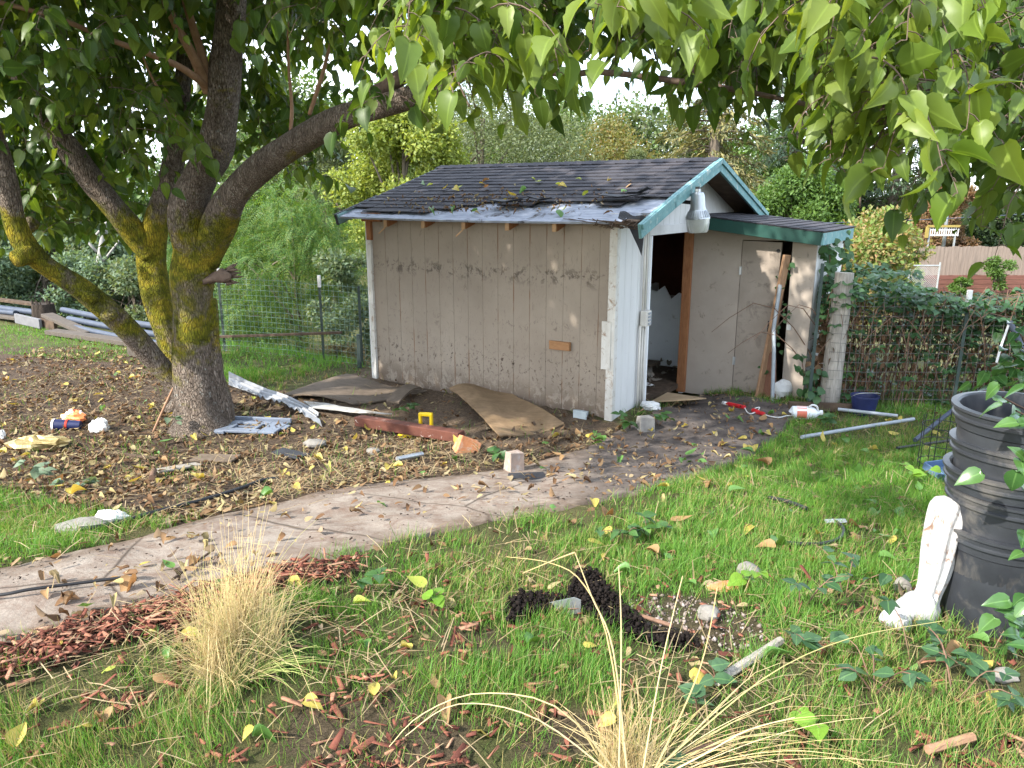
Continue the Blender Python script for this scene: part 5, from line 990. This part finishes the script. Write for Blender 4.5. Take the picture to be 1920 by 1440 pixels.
pst = thing('trellis_pole', 'grey blue bent pole and cord above the glossy shrub', 'pole', gnd(1960, 800)); z0 = np.array(pst.location); m = MB(); m.tube(np.array([z0 + (.25, .1, 0), at(1935, 690, 3.9), at(1893, 604, 3.9)]) - z0, .016, 8); m.build('pole', M_bpipe, pst, True); m = MB(); m.tube(spline(np.array([at(1893, 604, 3.9), at(1880, 640, 3.88), at(1868, 680, 3.85)]) - z0, 8), .006, 5); m.build('cord', M_white, pst)
# stones, plate and sticks in the near grass
pl_ = MB(); pl_.prism([(0, .0), (.03, -.045), (.07, -.06), (.13, -.052), (.128, .01), (.10, .022)], (1, 0, .02), (0, -.8, .6), (0, 0, 0), .006); o = pl_.build('metal_plate', M_steel, None, bevel=.001); o.location = rise(gnd(1030, 1152), .055); tag(o, 'small bent metal plate stuck in the black soil', 'plate')
for p, d, lb, sd_ in [((1330, 1160), (.09, .08, .07), 'rounded grey stone at the edge of the gravel patch', 1), ((1404, 1082), (.12, .09, .08), 'tan stone in the grass above the gravel patch', 2), ((1690, 1112), (.08, .06, .08), 'small brown stone left of the plaster leg', 3), ((1880, 1275), (.09, .06, .05), 'pale stone in the grass below the pots', 4), ((1366, 1105), (.2, .08, .04), 'flat orange brown stone beside the tan stone', 5), ((700, 850), (.12, .10, .06), 'grey stone in the litter below the red post', 6), ((590, 838), (.2, .14, .09), 'dark stone at the litter between panel and post', 7)]: lump('stone', lb, 'stone', p, d, M_stone if sd_ != 5 else M_brick, sd_, .2)
lump('red_pot', 'small terracotta pot behind the pot stack', 'pot', (1788, 1060), (.09, .09, .09), M_brick, 8, .05)
for a, b, r_, mt_, lb in [((1342, 1300), (1462, 1222), .016, M_greyz, 'grey weathered stick lying in the right foreground grass'), ((1280, 1440), (1340, 1420), .012, M_cane, 'brown stick at the bottom edge of the photo'), ((1735, 1430), (1820, 1405), .014, M_shoot, 'tan stick on the mulch at the lower right corner'), ((325, 1100), (395, 1048), .006, M_dkwood, 'dark twig lying on the path above the dry tuft'), ((1200, 1170), (1260, 1190), .008, M_cane, 'thin brown stick beside the black soil')]: pipe('fallen_stick', lb, 'stick', [a, b], r_, mt_, .03, 7)

# ------------------------------------------------------------------ dry bunch grasses and low plants
def arcs(m, base, n, h, spread, r, rg, droop=1.0, seg=7, up=.0, r0=.05):
    nk = max(3, n // 28); ka = rg.uniform(0, 6.28, nk); kl = rg.uniform(.5, 1.2, nk); ks = np.abs(rg.normal(0, spread, nk)); kb = rg.uniform(0, 1, nk) ** .6
    for k in range(n):
        j = rg.integers(0, nk); a = ka[j] + rg.normal(0, .45); s = abs(ks[j] + rg.normal(0, spread * .35)) + up; L = h * kl[j] * rg.uniform(.6, 1.1); d = np.array([math.cos(a), math.sin(a), 0]); b = base + np.array([math.cos(ka[j] * 3), math.sin(ka[j] * 3), 0]) * kb[j] * r0 * 1.3 + rg.normal(0, .012, 3) * [1, 1, 0]; droop_ = droop * rg.uniform(.5, 1.35)
        t_ = np.linspace(0, 1, seg)[:, None]; S = b + d * s * L * t_ + np.array([0, 0, 1.]) * L * (t_ - droop_ * .5 * s * t_ ** 2.2) + np.cross(d, (0, 0, 1)) * rg.normal(0, .14) * t_ ** 2 * L
        if rg.random() < .3: S = S + np.maximum(t_ - rg.uniform(.35, .8), 0) * L * np.array([rg.normal(0, .7), rg.normal(0, .7), -.9]); S[:, 2] = np.maximum(S[:, 2], base[2] + .004)
        m.tube(S, np.linspace(r, r * .35, seg), 3, False)
def dry_mat(name, cols): return leafy(name, cols, .25, .8, (1.1, 1., .7), .1)
M_dry = dry_mat('dry_grass', [(.55, .42, .19), (.66, .53, .28), (.46, .33, .14), (.72, .60, .36), (.58, .47, .24), (.42, .44, .15)]); M_dryg = dry_mat('pale_green_blades', [(.34, .40, .12), (.45, .46, .18), (.22, .33, .08)])
rg = np.random.default_rng(30); b0 = gnd(450, 1235); tf = thing('dry_grass_tuft', 'bushy straw coloured grass tuft beside the concrete path', 'grass tuft', b0); m = MB(); arcs(m, np.zeros(3), 760, .42, .40, .0012, rg, 1.05, r0=.13); arcs(m, np.array([.0, -.03, 0]), 300, .34, .95, .0011, rg, .95, r0=.13); arcs(m, np.zeros(3), 70, .54, .4, .0013, rg, .8, r0=.07); m.build('blades', M_dry, tf)
m = MB(); arcs(m, np.array([0, -.06, 0]), 240, .26, .8, .0015, rg, 1.0, r0=.15); m.build('green_blades', M_dryg, tf)
b0 = gnd(1185, 1500); tf = thing('dry_grass_tuft', 'sparse tall straw grass tuft at the bottom edge of the photo', 'grass tuft', b0); m = MB(); arcs(m, np.zeros(3), 200, .34, .6, .0014, rg, 1.1, 9, r0=.06); arcs(m, np.zeros(3), 120, .44, 1.15, .0014, rg, .9, 9, r0=.05); arcs(m, np.zeros(3), 46, .42, .25, .0014, rg, .6, 9, r0=.05)
for P in [[(1180, 1480, 1.56), (1150, 1220, 1.68), (1110, 1120, 1.8), (1078, 1036, 1.9)], [(1180, 1480, 1.56), (1140, 1200, 1.75), (1090, 1090, 1.85), (1030, 1055, 1.95), (950, 1044, 2.05)], [(1190, 1480, 1.5), (1300, 1380, 1.55), (1450, 1260, 1.65), (1600, 1195, 1.8), (1770, 1164, 1.95)], [(1180, 1480, 1.5), (1050, 1330, 1.5), (900, 1300, 1.5), (790, 1340, 1.48), (730, 1400, 1.45)], [(1180, 1480, 1.5), (1010, 1350, 1.52), (860, 1320, 1.5), (760, 1380, 1.45)], [(1200, 1480, 1.5), (1240, 1250, 1.58), (1280, 1080, 1.7)], [(1190, 1480, 1.5), (1310, 1420, 1.5), (1400, 1370, 1.5), (1490, 1345, 1.52)], [(1210, 1480, 1.5), (1310, 1260, 1.6), (1345, 1100, 1.7)], [(1078, 1036, 1.9), (1040, 1050, 1.95), (980, 1075, 2.0)], [(1160, 1480, 1.5), (1165, 1200, 1.6), (1160, 1060, 1.68)]]:
    S = spline([at(*p) - b0 for p in P], 16); m.tube(S, np.linspace(.0026, .0011, 16), 4, False)
m.build('blades', M_dry, tf)
PLANTS = [((1300, 1470, .11, 5), 'bramble', 'bramble sprig at the bottom edge right of the sparse tuft'), ((1500, 1150, .20, 14), 'bramble', 'bramble sprig with a bare red cane below the hose pieces'), ((1585, 1120, .18, 12), 'bramble', 'dusty bramble sprig left of the plaster leg'), ((1470, 1215, .13, 10), 'bramble', 'grey green bramble at the end of the grey stick'), ((1640, 1300, .17, 16), 'bramble', 'dark bramble clump in the middle of the right foreground'), ((1710, 1250, .16, 12), 'bramble', 'bramble sprig right below the plaster leg'), ((1790, 1320, .20, 16), 'bramble', 'bramble with long arching red cane at the right'), ((1870, 1340, .14, 12), 'bramble', 'low bramble patch below the pot stack'), ((1900, 1420, .17, 5), 'bright', 'bright green three leaved sprout in the lower right corner'), ((1510, 1385, .11, 5), 'bright', 'small bright green sprout at the lower right'), ((1390, 1110, .12, 6), 'bright', 'bright green sprout beside the tan stone'), ((1345, 1290, .09, 6), 'bramble', 'bramble leaves at the lower end of the grey stick'), ((1310, 1350, .10, 8), 'bramble', 'dark leaves beside the sparse straw tuft'),
          ((690, 1115, .12, 9), 'weed', 'broad leaved weed on the path edge right of the dry tuft'), ((810, 1155, .10, 6), 'bright', 'pale green clover between dry tuft and black soil'), ((1170, 1020, .13, 14), 'weed', 'dark glossy fallen sprig in the middle of the grass'), ((1215, 1012, .12, 12), 'weed', 'blue green leaf sprig right of the dark glossy sprig'), ((80, 905, .16, 16), 'grey', 'grey green weed at the left edge below the foil bag'), ((140, 930, .13, 12), 'grey', 'grey green weed above the grass patch at left'), ((350, 815, .22, 10), 'grey', 'blue green seedling at the foot of the mulberry'), ((765, 778, .12, 12), 'weed', 'green weed beside the plywood sheet'), ((1235, 800, .14, 14), 'weed', 'leafy weed in the clippings by the white corner'), ((1180, 805, .13, 10), 'weed', 'green weed in front of the white corner'), ((925, 865, .13, 10), 'weed', 'green weed between orange brick and standing brick'), ((1560, 800, .14, 10), 'weed', 'green weed in the grass beyond the white jug'), ((1715, 905, .16, 14), 'bright', 'yellow green seedling patch left of the wire cage'), ((1790, 930, .16, 12), 'bright', 'yellow green seedlings at the foot of the pots')]
PM = {'bramble': leafy('near_bramble_leaf', [(.035, .085, .04), (.05, .12, .045), (.07, .14, .07), (.10, .20, .05)], .3, .45), 'bright': leafy('bright_sprout_leaf', [(.16, .30, .03), (.20, .36, .05), (.12, .25, .03)], .4, .4), 'weed': leafy('weed_leaf', [(.05, .12, .03), (.07, .16, .04), (.04, .09, .04)], .3, .4), 'grey': leafy('dusty_leaf', [(.13, .19, .12), (.17, .23, .15), (.10, .15, .09)], .25, .6)}
for k, ((px, py, h, n), kind, lb) in enumerate(PLANTS):
    rg = np.random.default_rng(200 + k); b = gnd(px, py); pt = thing({'bramble': 'bramble_sprig', 'bright': 'sprout', 'weed': 'weed', 'grey': 'weed'}[kind], lb, 'plant', b); f = Foliage(LEAF_S if kind != 'bright' else LEAF); m = MB(); ns = max(2, n // 4)
    for j in range(ns):
        a = rg.uniform(0, 6.28); R_ = h * (1.3 if n > 9 else .7); e = np.array([math.cos(a) * R_ * rg.uniform(.3, 1), math.sin(a) * R_ * rg.uniform(.3, 1), h * rg.uniform(.5, 1.1)]); S = spline([(0, 0, -.01), e * .5 + np.array([0, 0, h * .3]), e], 8); m.tube(S, np.linspace(.003, .0014, 8), 4, False)
        for i in range(max(3, n // ns)):
            q = S[rg.integers(3, 8)]; c_ = rg.uniform(0, 6.28); f.leaf(q, (math.cos(c_), math.sin(c_), rg.uniform(-.3, .3)), rg.normal(0, .3, 3) + [0, -.15, 1], rg.uniform(.045, .085) * (1.1 if Y_far(b) else 1), 1.15) if False else f.leaf(q, (math.cos(c_), math.sin(c_), rg.uniform(-.3, .3)), rg.normal(0, .3, 3) + [0, -.15, 1], rg.uniform(.04, .075) * (1 + .12 * (b[1] - 2)), 1.15)
    f.build('leaves', PM[kind], pt, smooth=True); m.build('stem', M_cane, pt)

# ------------------------------------------------------------------ ground cover
def pick(n, x0, x1, y0, y1, pw=1.0):                    # random ground points, thicker near the camera
    X = RNG.uniform(x0, x1, n); u = RNG.random(n); Y = y0 * (y1 / y0) ** (u ** pw); return X, Y
def place(X, Y, dz=0.0):
    z = zones(X, Y); zz = H(X, Y) + np.where(z['path'], .02, .0) + dz; return np.stack([X, Y, zz], -1), z
SOILH = 0
# grass
X, Y = pick(1150000, -6, 9, 1.25, 9.6); keep = np.abs(X) < Y * .95 + 1.3; X, Y = X[keep], Y[keep]
P, z = place(X, Y); nb = fbm(X * 1.6, Y * 1.6, 60); nf = fbm(X * 7, Y * 7, 61)
dens = np.clip((nb - .34) * 3.2, .10, 1) * np.clip((nf - .30) * 3.4, .08, 1)
px, py = proj(P); right = ss(1050, 1350, px) * ss(780, 850, py) * (1 - ss(1080, 1250, py)); dens = np.maximum(dens, right * np.clip((nf - .25) * 3, .25, 1)); dens *= 1 - .3 * ss(1150, 1300, py) * (nf < .45)
left = inpoly(px, py, [(-400, 585), (0, 590), (310, 650), (260, 690), (0, 655), (-400, 640)]) | inpoly(px, py, [(-400, 930), (0, 925), (170, 955), (330, 985), (150, 1005), (-60, 1065), (-400, 1110)])
dens *= np.where(z['litter'] & ~left, .05, 1) * np.where(z['dirt'], .02, 1) * np.where(z['path'], 0, 1) * np.where(z['soil'], .0, 1) * np.where(z['gravel'], .12, 1) * np.where(z['mulch'], np.where(py > 1240, .95, .14), 1) * np.where(z['wedge'], .25, 1) * np.where(in_shed(X, Y, .02), 0, 1)
dens = np.where(left, np.maximum(dens, .55), dens)
edge_cut = inpoly(px + (nf - .5) * 60, py + (nb - .5) * 30, Z_PATH); dens *= np.where(edge_cut, 0, 1)
acc = RNG.random(len(X)) < dens * .95; P, nb, nf, px, py = P[acc], nb[acc], nf[acc], px[acc], py[acc]; n = len(P)
hgt = RNG.uniform(.03, .085, n) * (.6 + .95 * nf) * (1 + .35 * (RNG.random(n) < .12)); wd_ = .0021 + .0005 * np.maximum(P[:, 1] - 2, 0)
ang = RNG.uniform(0, 6.28, n) * .75 + 6.28 * vn(P[:, 0] * .9, P[:, 1] * .9, 70); lean = np.abs(RNG.normal(.45, .45, n)); d = np.stack([np.cos(ang) * lean, np.sin(ang) * lean, np.ones(n)], -1); ax = norm(d)
sd_ = norm(np.cross(ax, norm(RNG.normal(0, 1, (n, 3))))); nn = np.cross(ax, sd_); sgn = np.where(nn[:, 2:3] > 0, -1, 1); nn *= sgn
B = np.stack([ax * hgt[:, None], sd_ * wd_[:, None], -nn * hgt[:, None] * RNG.uniform(.2, 2.2, (n, 1))], 1)
dry = RNG.random(n) < np.clip(.20 + .6 * (vn(P[:, 0] * 1.3, P[:, 1] * 1.3, 80) - .5) + .12 * ss(1150, 1350, py) - .12 * right[acc], .04, .6)
M_grass = leafy('green_grass', [(.07, .20, .03), (.10, .26, .04), (.17, .34, .05), (.08, .21, .036), (.24, .40, .075), (.13, .30, .045), (.20, .34, .07)], .4, .5)
M_straw = leafy('yellowed_grass', [(.34, .29, .11), (.44, .36, .16), (.25, .26, .08), (.50, .42, .22)], .3, .8, (1.1, 1., .7), .1)
tag(scatter('grass', BLADE, B[~dry], P[~dry], M_grass), 'uneven green grass covering the near yard', 'grass', kind='stuff')
tag(scatter('yellowed_grass', BLADE, B[dry], P[dry], M_straw), 'yellowed blades mixed into the green grass', 'grass', kind='stuff')
def flat(n, P, size, W, tilt, nz=None):
    a = RNG.uniform(0, 6.28, n); ax = np.stack([np.cos(a), np.sin(a), RNG.normal(0, tilt, n)], -1); nr = np.stack([RNG.normal(0, tilt, n), RNG.normal(0, tilt, n), np.ones(n)], -1); f = frames(ax, nr) if False else None
    ax = norm(ax); s_ = norm(np.cross(nr, ax)); k = np.cross(ax, s_); return np.stack([ax * size[:, None], s_ * (size * W)[:, None], k * (size * RNG.uniform(-1.0, 1.6, n))[:, None]], 1)
# thin turf on the far bank
X, Y = RNG.uniform(-13, -.8, 60000), RNG.uniform(8.5, 14.5, 60000); P, z = place(X, Y); px, py = proj(P); ok = (inpoly(px, py, [(-700, 600), (0, 606), (330, 655), (300, 690), (0, 665), (-700, 650)]) | inpoly(px, py, [(390, 600), (705, 600), (705, 690), (640, 690), (560, 705), (420, 725)])) & (RNG.random(60000) < .25 + .6 * (fbm(X, Y, 66) > .45)); P = P[ok]; n = len(P)
ax = norm(RNG.normal(0, .5, (n, 3)) + [0, 0, 1]); s_ = norm(np.cross(ax, RNG.normal(0, 1, (n, 3)))); k = np.cross(ax, s_); h_ = (RNG.uniform(.03, .075, n) * (1 + 1.6 * (P[:, 0] > -4.6)))[:, None]
tag(scatter('bank_grass', BLADE, np.stack([ax * h_, s_ * .008, k * h_], 1), P, M_grass), 'short grass on the bank before the far heap', 'grass', kind='stuff')
# brown leaf litter
CURL = leaf_tmpl([.0, .2, .5, .8], [.2, .36, .34, .16], .75, .55)
X, Y = pick(90000, -7, 4.5, 2.2, 11.5, .8); P, z = place(X, Y, .012); n2 = fbm(X * 2.2, Y * 2.2, 90); px, py = proj(P)
dn = np.where(z['litter'], .22 + .38 * (n2 > .47), .0) + np.where(z['dirt'], .04, 0) + np.where(z['wedge'], .3, 0) + np.where(z['bank'], .10, 0) + .05; dn = np.where(z['path'], .018 + .07 * (n2 > .58) + .09 * (px > 1080), dn); dn = np.where(z['soil'] | in_shed(X, Y, .0), 0, dn)
acc = RNG.random(len(X)) < dn; P = P[acc]; n = len(P); sz = .018 + .06 * RNG.random(n) ** 1.6; P[:, 2] += RNG.uniform(0, .018, n)
M_litter = leafy('brown_leaf', [(.12, .07, .04), (.20, .115, .06), (.085, .055, .035), (.27, .17, .09), (.16, .09, .05), (.33, .23, .13), (.10, .075, .06), (.40, .33, .15), (.30, .24, .17), (.46, .40, .20)], .15, .85, (1.2, .9, .6), .12)
tag(scatter('leaf_litter', CURL, flat(n, P, sz, RNG.uniform(.35, 1.0, n), .28), P, M_litter), 'brown curled leaf litter strewn under the mulberry', 'leaf litter', kind='stuff')
# dry stalks and clippings
STALK = (np.array([(0, -.5, 0), (0, .5, 0), (.5, -.5, .06), (.5, .5, .06), (1, -.4, 0), (1, .4, 0)], float), [(0, 1, 3, 2), (2, 3, 5, 4)])
X, Y = pick(70000, -6, 6, 1.3, 9.5); P, z = place(X, Y, .012); n2 = fbm(X * 1.8, Y * 1.8, 120); band = inpoly(*proj(P), [(640, 840), (760, 820), (1050, 835), (1250, 790), (1330, 800), (1180, 860), (960, 900), (560, 930), (400, 900)])
dn = np.where(z['litter'], .22, .16) * (.4 + 1.3 * (n2 > .5)) + band * .5; dn = np.where(z['path'], .012, dn); dn = np.where(z['soil'] | z['gravel'] | in_shed(X, Y), 0, dn); dn = np.where(z['dirt'], .06, dn)
acc = RNG.random(len(X)) < dn; P = P[acc]; n = len(P); sz = RNG.uniform(.05, .2, n); P[:, 2] += RNG.uniform(0, .03, n)
tag(scatter('dry_stalks', STALK, flat(n, P, sz, (.0028 + .0003 * P[:, 1]) / sz, .18), P, dry_mat('dry_stalk', [(.38, .29, .17), (.28, .20, .11), (.48, .39, .24), (.20, .14, .085)])), 'loose dry stalks and clippings lying over soil and grass', 'clippings', kind='stuff')
# red mulch
CHIP = (np.array([(0, -.5, 0), (0, .5, 0), (1, .35, 0), (1, -.4, 0), (.05, -.4, .2), (.0, .4, .2), (.95, .3, .2), (.9, -.35, .2)], float), [(0, 1, 2, 3), (4, 7, 6, 5), (0, 4, 5, 1), (1, 5, 6, 2), (2, 6, 7, 3), (3, 7, 4, 0)])
X, Y = pick(110000, -4, 4.2, 1.3, 4.6); P, z = place(X, Y, .008); nm = fbm(X * 4, Y * 4, 130); px, py = proj(P); strip = inpoly(px, py, Z_MULCH[0])
acc = (z['mulch'] & ~z['path'] & (RNG.random(len(X)) < np.where(strip, .95, .15 * (nm > .5)))) | (~z['path'] & ~z['soil'] & (RNG.random(len(X)) < .03) & (py > 1050)); P = P[acc]; strip = strip[acc]; n = len(P); sz = .015 + .075 * RNG.random(n) ** 1.7; P[:, 2] += RNG.uniform(0, .022, n) + strip * RNG.uniform(0, .035, n)
a = RNG.uniform(0, 6.28, n); ax = np.stack([np.cos(a), np.sin(a), RNG.normal(0, .25, n)], -1); ax = norm(ax); s_ = norm(np.cross(RNG.normal(0, .35, (n, 3)) + [0, 0, 1], ax)); k = np.cross(ax, s_)
t = NT('red_bark_chip'); g = t.n('NewGeometry'); M_chip = t.out(t.mix(t.ramp(t.noise(120, 3, .7, t.coord()), [(.4, 0.), (.7, .5)]), t.ramp(g.outputs['Random Per Island'], [(0., (.10, .034, .024)), (.35, (.17, .058, .038)), (.7, (.24, .10, .062)), (1., (.36, .22, .14))]), (.10, .035, .025)), .85, .2)
tag(scatter('mulch', CHIP, np.stack([ax * sz[:, None], s_ * (.005 + .016 * RNG.random(n) ** 1.5)[:, None], k * RNG.uniform(.008, .022, n)[:, None]], 1), P, M_chip, off=RNG.normal(0, .0022, (n, 8, 3))), 'red bark chips heaped along the path and in the grass', 'mulch', kind='stuff')
# black soil crumbs and pale gravel
OCT = (np.array([(.5, 0, 0), (-.5, .05, 0), (0, .5, .05), (.05, -.5, 0), (0, 0, .5), (0, .05, -.5)], float), [(0, 2, 4), (2, 1, 4), (1, 3, 4), (3, 0, 4), (2, 0, 5), (1, 2, 5), (3, 1, 5), (0, 3, 5)])
def crumbs(name, label, cat, key, n0, s0, s1, mat, h, extra=0):
    x = {'soil': (-.2, 1.2), 'gravel': (.3, 1.4)}[key]; X, Y = RNG.uniform(*x, n0), RNG.uniform(2.2, 4.2, n0); P, z = place(X, Y); px_, py_ = proj(P); ok = z[key] | (extra > 0) & (RNG.random(n0) < extra); X, Y, P = X[ok], Y[ok], P[ok]; n = len(P); P[:, 2] += h * RNG.random(n) * (.3 + fbm(X * 5, Y * 5, 140)); sz = s0 * (s1 / s0) ** (RNG.random(n) ** 2)
    Q = np.array([np.array(Matrix.Rotation(a, 3, Vector((b, c, .5)).normalized())) for a, b, c in RNG.uniform(-3, 3, (n, 3))]); Q = Q * RNG.uniform(.6, 1.3, (n, 3, 1)) * sz[:, None, None]; return tag(scatter(name, OCT, Q, P, mat), label, cat, kind='stuff')
crumbs('black_soil', 'heap of loose black potting soil in the grass', 'soil', 'soil', 70000, .006, .03, basic('potting_soil', (.018, .014, .012), (.008, .006, .006), 60, .95, .2, .1), .06)
t = NT('pale_gravel'); g = t.n('NewGeometry'); crumbs('gravel', 'pale pebbles scattered beside the black soil', 'gravel', 'gravel', 5200, .006, .026, t.out(t.ramp(g.outputs['Random Per Island'], [(0., (.11, .085, .07)), (.45, (.20, .165, .145)), (.8, (.31, .27, .25)), (1., (.15, .09, .07))]), .9, .2), .012)
# dark grit and crumbs on the path
X, Y = pick(16000, -4, 3.5, 2.5, 9.); P, z = place(X, Y, .004); nn_ = fbm(X * 3, Y * 3, 150); px, py = proj(P); ok = z['path'] & (RNG.random(len(X)) < .05 + .5 * (nn_ > .56) + .25 * (px > 1050)); P = P[ok]; n = len(P); sz = .004 * 6 ** (RNG.random(n) ** 2); Q = np.eye(3)[None] * sz[:, None, None] * RNG.uniform(.5, 1.4, (n, 3, 1)); Q[:, 2] *= .4
tag(scatter('path_grit', OCT, Q, P, basic('dark_grit', (.05, .035, .028), (.025, .018, .015), 40, .95, .1, .1)), 'dark crumbs of soil lying on the concrete path', 'grit', kind='stuff')

# ------------------------------------------------------------------ fallen leaves one by one
MY = leafy('yellow_leaf', [(.50, .40, .08), (.58, .48, .13)], .3, .5, (1.2, 1., .5)); MG = leafy('fallen_green_leaf', [(.10, .22, .05), (.13, .26, .07)], .25, .4); MO = leafy('orange_leaf', [(.30, .17, .075), (.38, .25, .12)], .25, .7, (1.2, .9, .6)); ML = leafy('lime_leaf', [(.36, .42, .07), (.42, .47, .10)], .3, .45)
LV = []
for i, (fo, cu, wv) in enumerate([(.5, .3, 1), (.8, .25, .85), (-.45, .5, 1.05), (.3, -.45, .9), (1.2, .6, .7)]):
    TV, TF = leaf_tmpl([.0, .1, .3, .52, .76, .9], [.10, .27, .36, .30, .16, .07], fo, cu, .1 * (i - 2)); me = bpy.data.meshes.new('fallen_leaf'); me.from_pydata([tuple(v * np.array([1, wv, 1])) for v in TV], [], TF); me.update(); me.polygons.foreach_set('use_smooth', np.ones(len(TF), bool)); LV.append(me)
COLN = {'yellow': MY, 'green': MG, 'orange brown': MO, 'lime green': ML}; LM = {(i, c): None for i in range(5) for c in COLN}
for (i, c) in LM: me = LV[i].copy(); me.materials.append(COLN[c]); LM[(i, c)] = me
rg = np.random.default_rng(55); PLACE = [('litter', 116, [(-100, 640), (1100, 640), (1150, 860), (560, 945), (-100, 940)], lambda z, p: z['litter'] & ~z['path'], 'on the brown litter under the mulberry'), ('path', 34, Z_PATH, lambda z, p: z['path'], 'on the concrete path'), ('shade', 60, [(900, 900), (1200, 830), (1760, 780), (1760, 1050), (950, 1060)], lambda z, p: ~z['path'], 'in the shaded grass right of the path'), ('sun', 50, [(100, 1100), (1920, 1050), (1900, 1430), (20, 1430)], lambda z, p: ~z['path'] & ~z['soil'], 'in the sunlit foreground grass'), ('door', 26, [(1090, 850), (1200, 775), (1480, 760), (1470, 830), (1200, 900)], lambda z, p: True, 'on the dark ground before the doorway')]
for key, cnt, poly, okf, txt in PLACE:
    k = 0; xs = [p[0] for p in poly]; ys = [p[1] for p in poly]
    while k < cnt:
        px, py = rg.uniform(max(min(xs), 2), min(max(xs), 1915)), rg.uniform(min(ys), min(max(ys), 1435))
        if not inpoly(np.array([px]), np.array([py]), poly)[0]: continue
        g = gnd(px, py); z = zones(g[None, 0], g[None, 1])
        if not np.all(okf(z, g)) or in_shed(g[0], g[1], .03): continue
        k += 1; c = rg.choice(list(COLN), p={'litter': [.52, .2, .16, .12], 'path': [.3, .35, .35, 0], 'shade': [.3, .4, .3, 0], 'sun': [.45, .2, .25, .1], 'door': [.3, .6, .1, 0]}[key]); o = bpy.data.objects.new('fallen_leaf', LM[(int(rg.integers(0, 5)), c)]); COL.objects.link(o)
        o.location = rise(g, .02 + (.02 if key in ('sun', 'shade') else .012)); s = rg.uniform(.055, .125) * (.75 if key == 'sun' else 1); o.scale = (s, s, s); o.rotation_euler = (rg.normal(0, .3), rg.normal(0, .25), rg.uniform(0, 6.28)); tag(o, f'{c} fallen leaf lying {txt}', 'fallen leaf', f'{c} fallen leaves {txt}')
GR_ = 'leaves dropped on the shed roof'
for k in range(26):
    u, b = rg.uniform(-3.3, -.2), rg.uniform(.7, 1.85); c = rg.choice(['green', 'lime green', 'yellow', 'orange brown']); o = bpy.data.objects.new('fallen_leaf', LM[(int(rg.integers(0, 5)), c)]); COL.objects.link(o); o.location = sl(u, 1.71 - b, 2.62 - .31 * b + .03); s = rg.uniform(.07, .12); o.scale = (s,) * 3; o.rotation_euler = (rg.normal(.3, .25), rg.normal(0, .25), rg.uniform(0, 6.28)); tag(o, f'{c} fallen leaf lying on the shingle roof', 'fallen leaf', f'{c} {GR_}')
n = 380; u = rg.normal(-1.6, .9, n); b = 1.55 + rg.normal(0, .22, n); ok = (u > -3.3) & (u < 0) & (b < 1.9); u, b = u[ok], b[ok]; n = len(u); P = np.stack([sl(a, 1.71 - q, 2.62 - .31 * q + .02) for a, q in zip(u, b)]); sz = rg.uniform(.02, .06, n)
tag(scatter('roof_debris', CURL, flat(n, P, sz, rg.uniform(.4, 1, n), .4), P, M_litter), 'brown leaf debris gathered on the lower roof shingles', 'debris', kind='stuff')
# chips of rubbish on the shed floor
n = 260; P = np.stack([sl(a, q, .012 + c) for a, q, c in zip(rg.uniform(-2.2, -.1, n), rg.uniform(.5, 3.2, n), rg.uniform(0, .05, n))]); sz = rg.uniform(.04, .16, n)
tag(scatter('floor_debris', CURL, flat(n, P, sz, rg.uniform(.3, .9, n), .3), P, basic('floor_rubbish', (.26, .22, .18), (.12, .10, .08), 6, .9, .1)), 'scattered rubbish covering the shed floor', 'debris', kind='stuff')
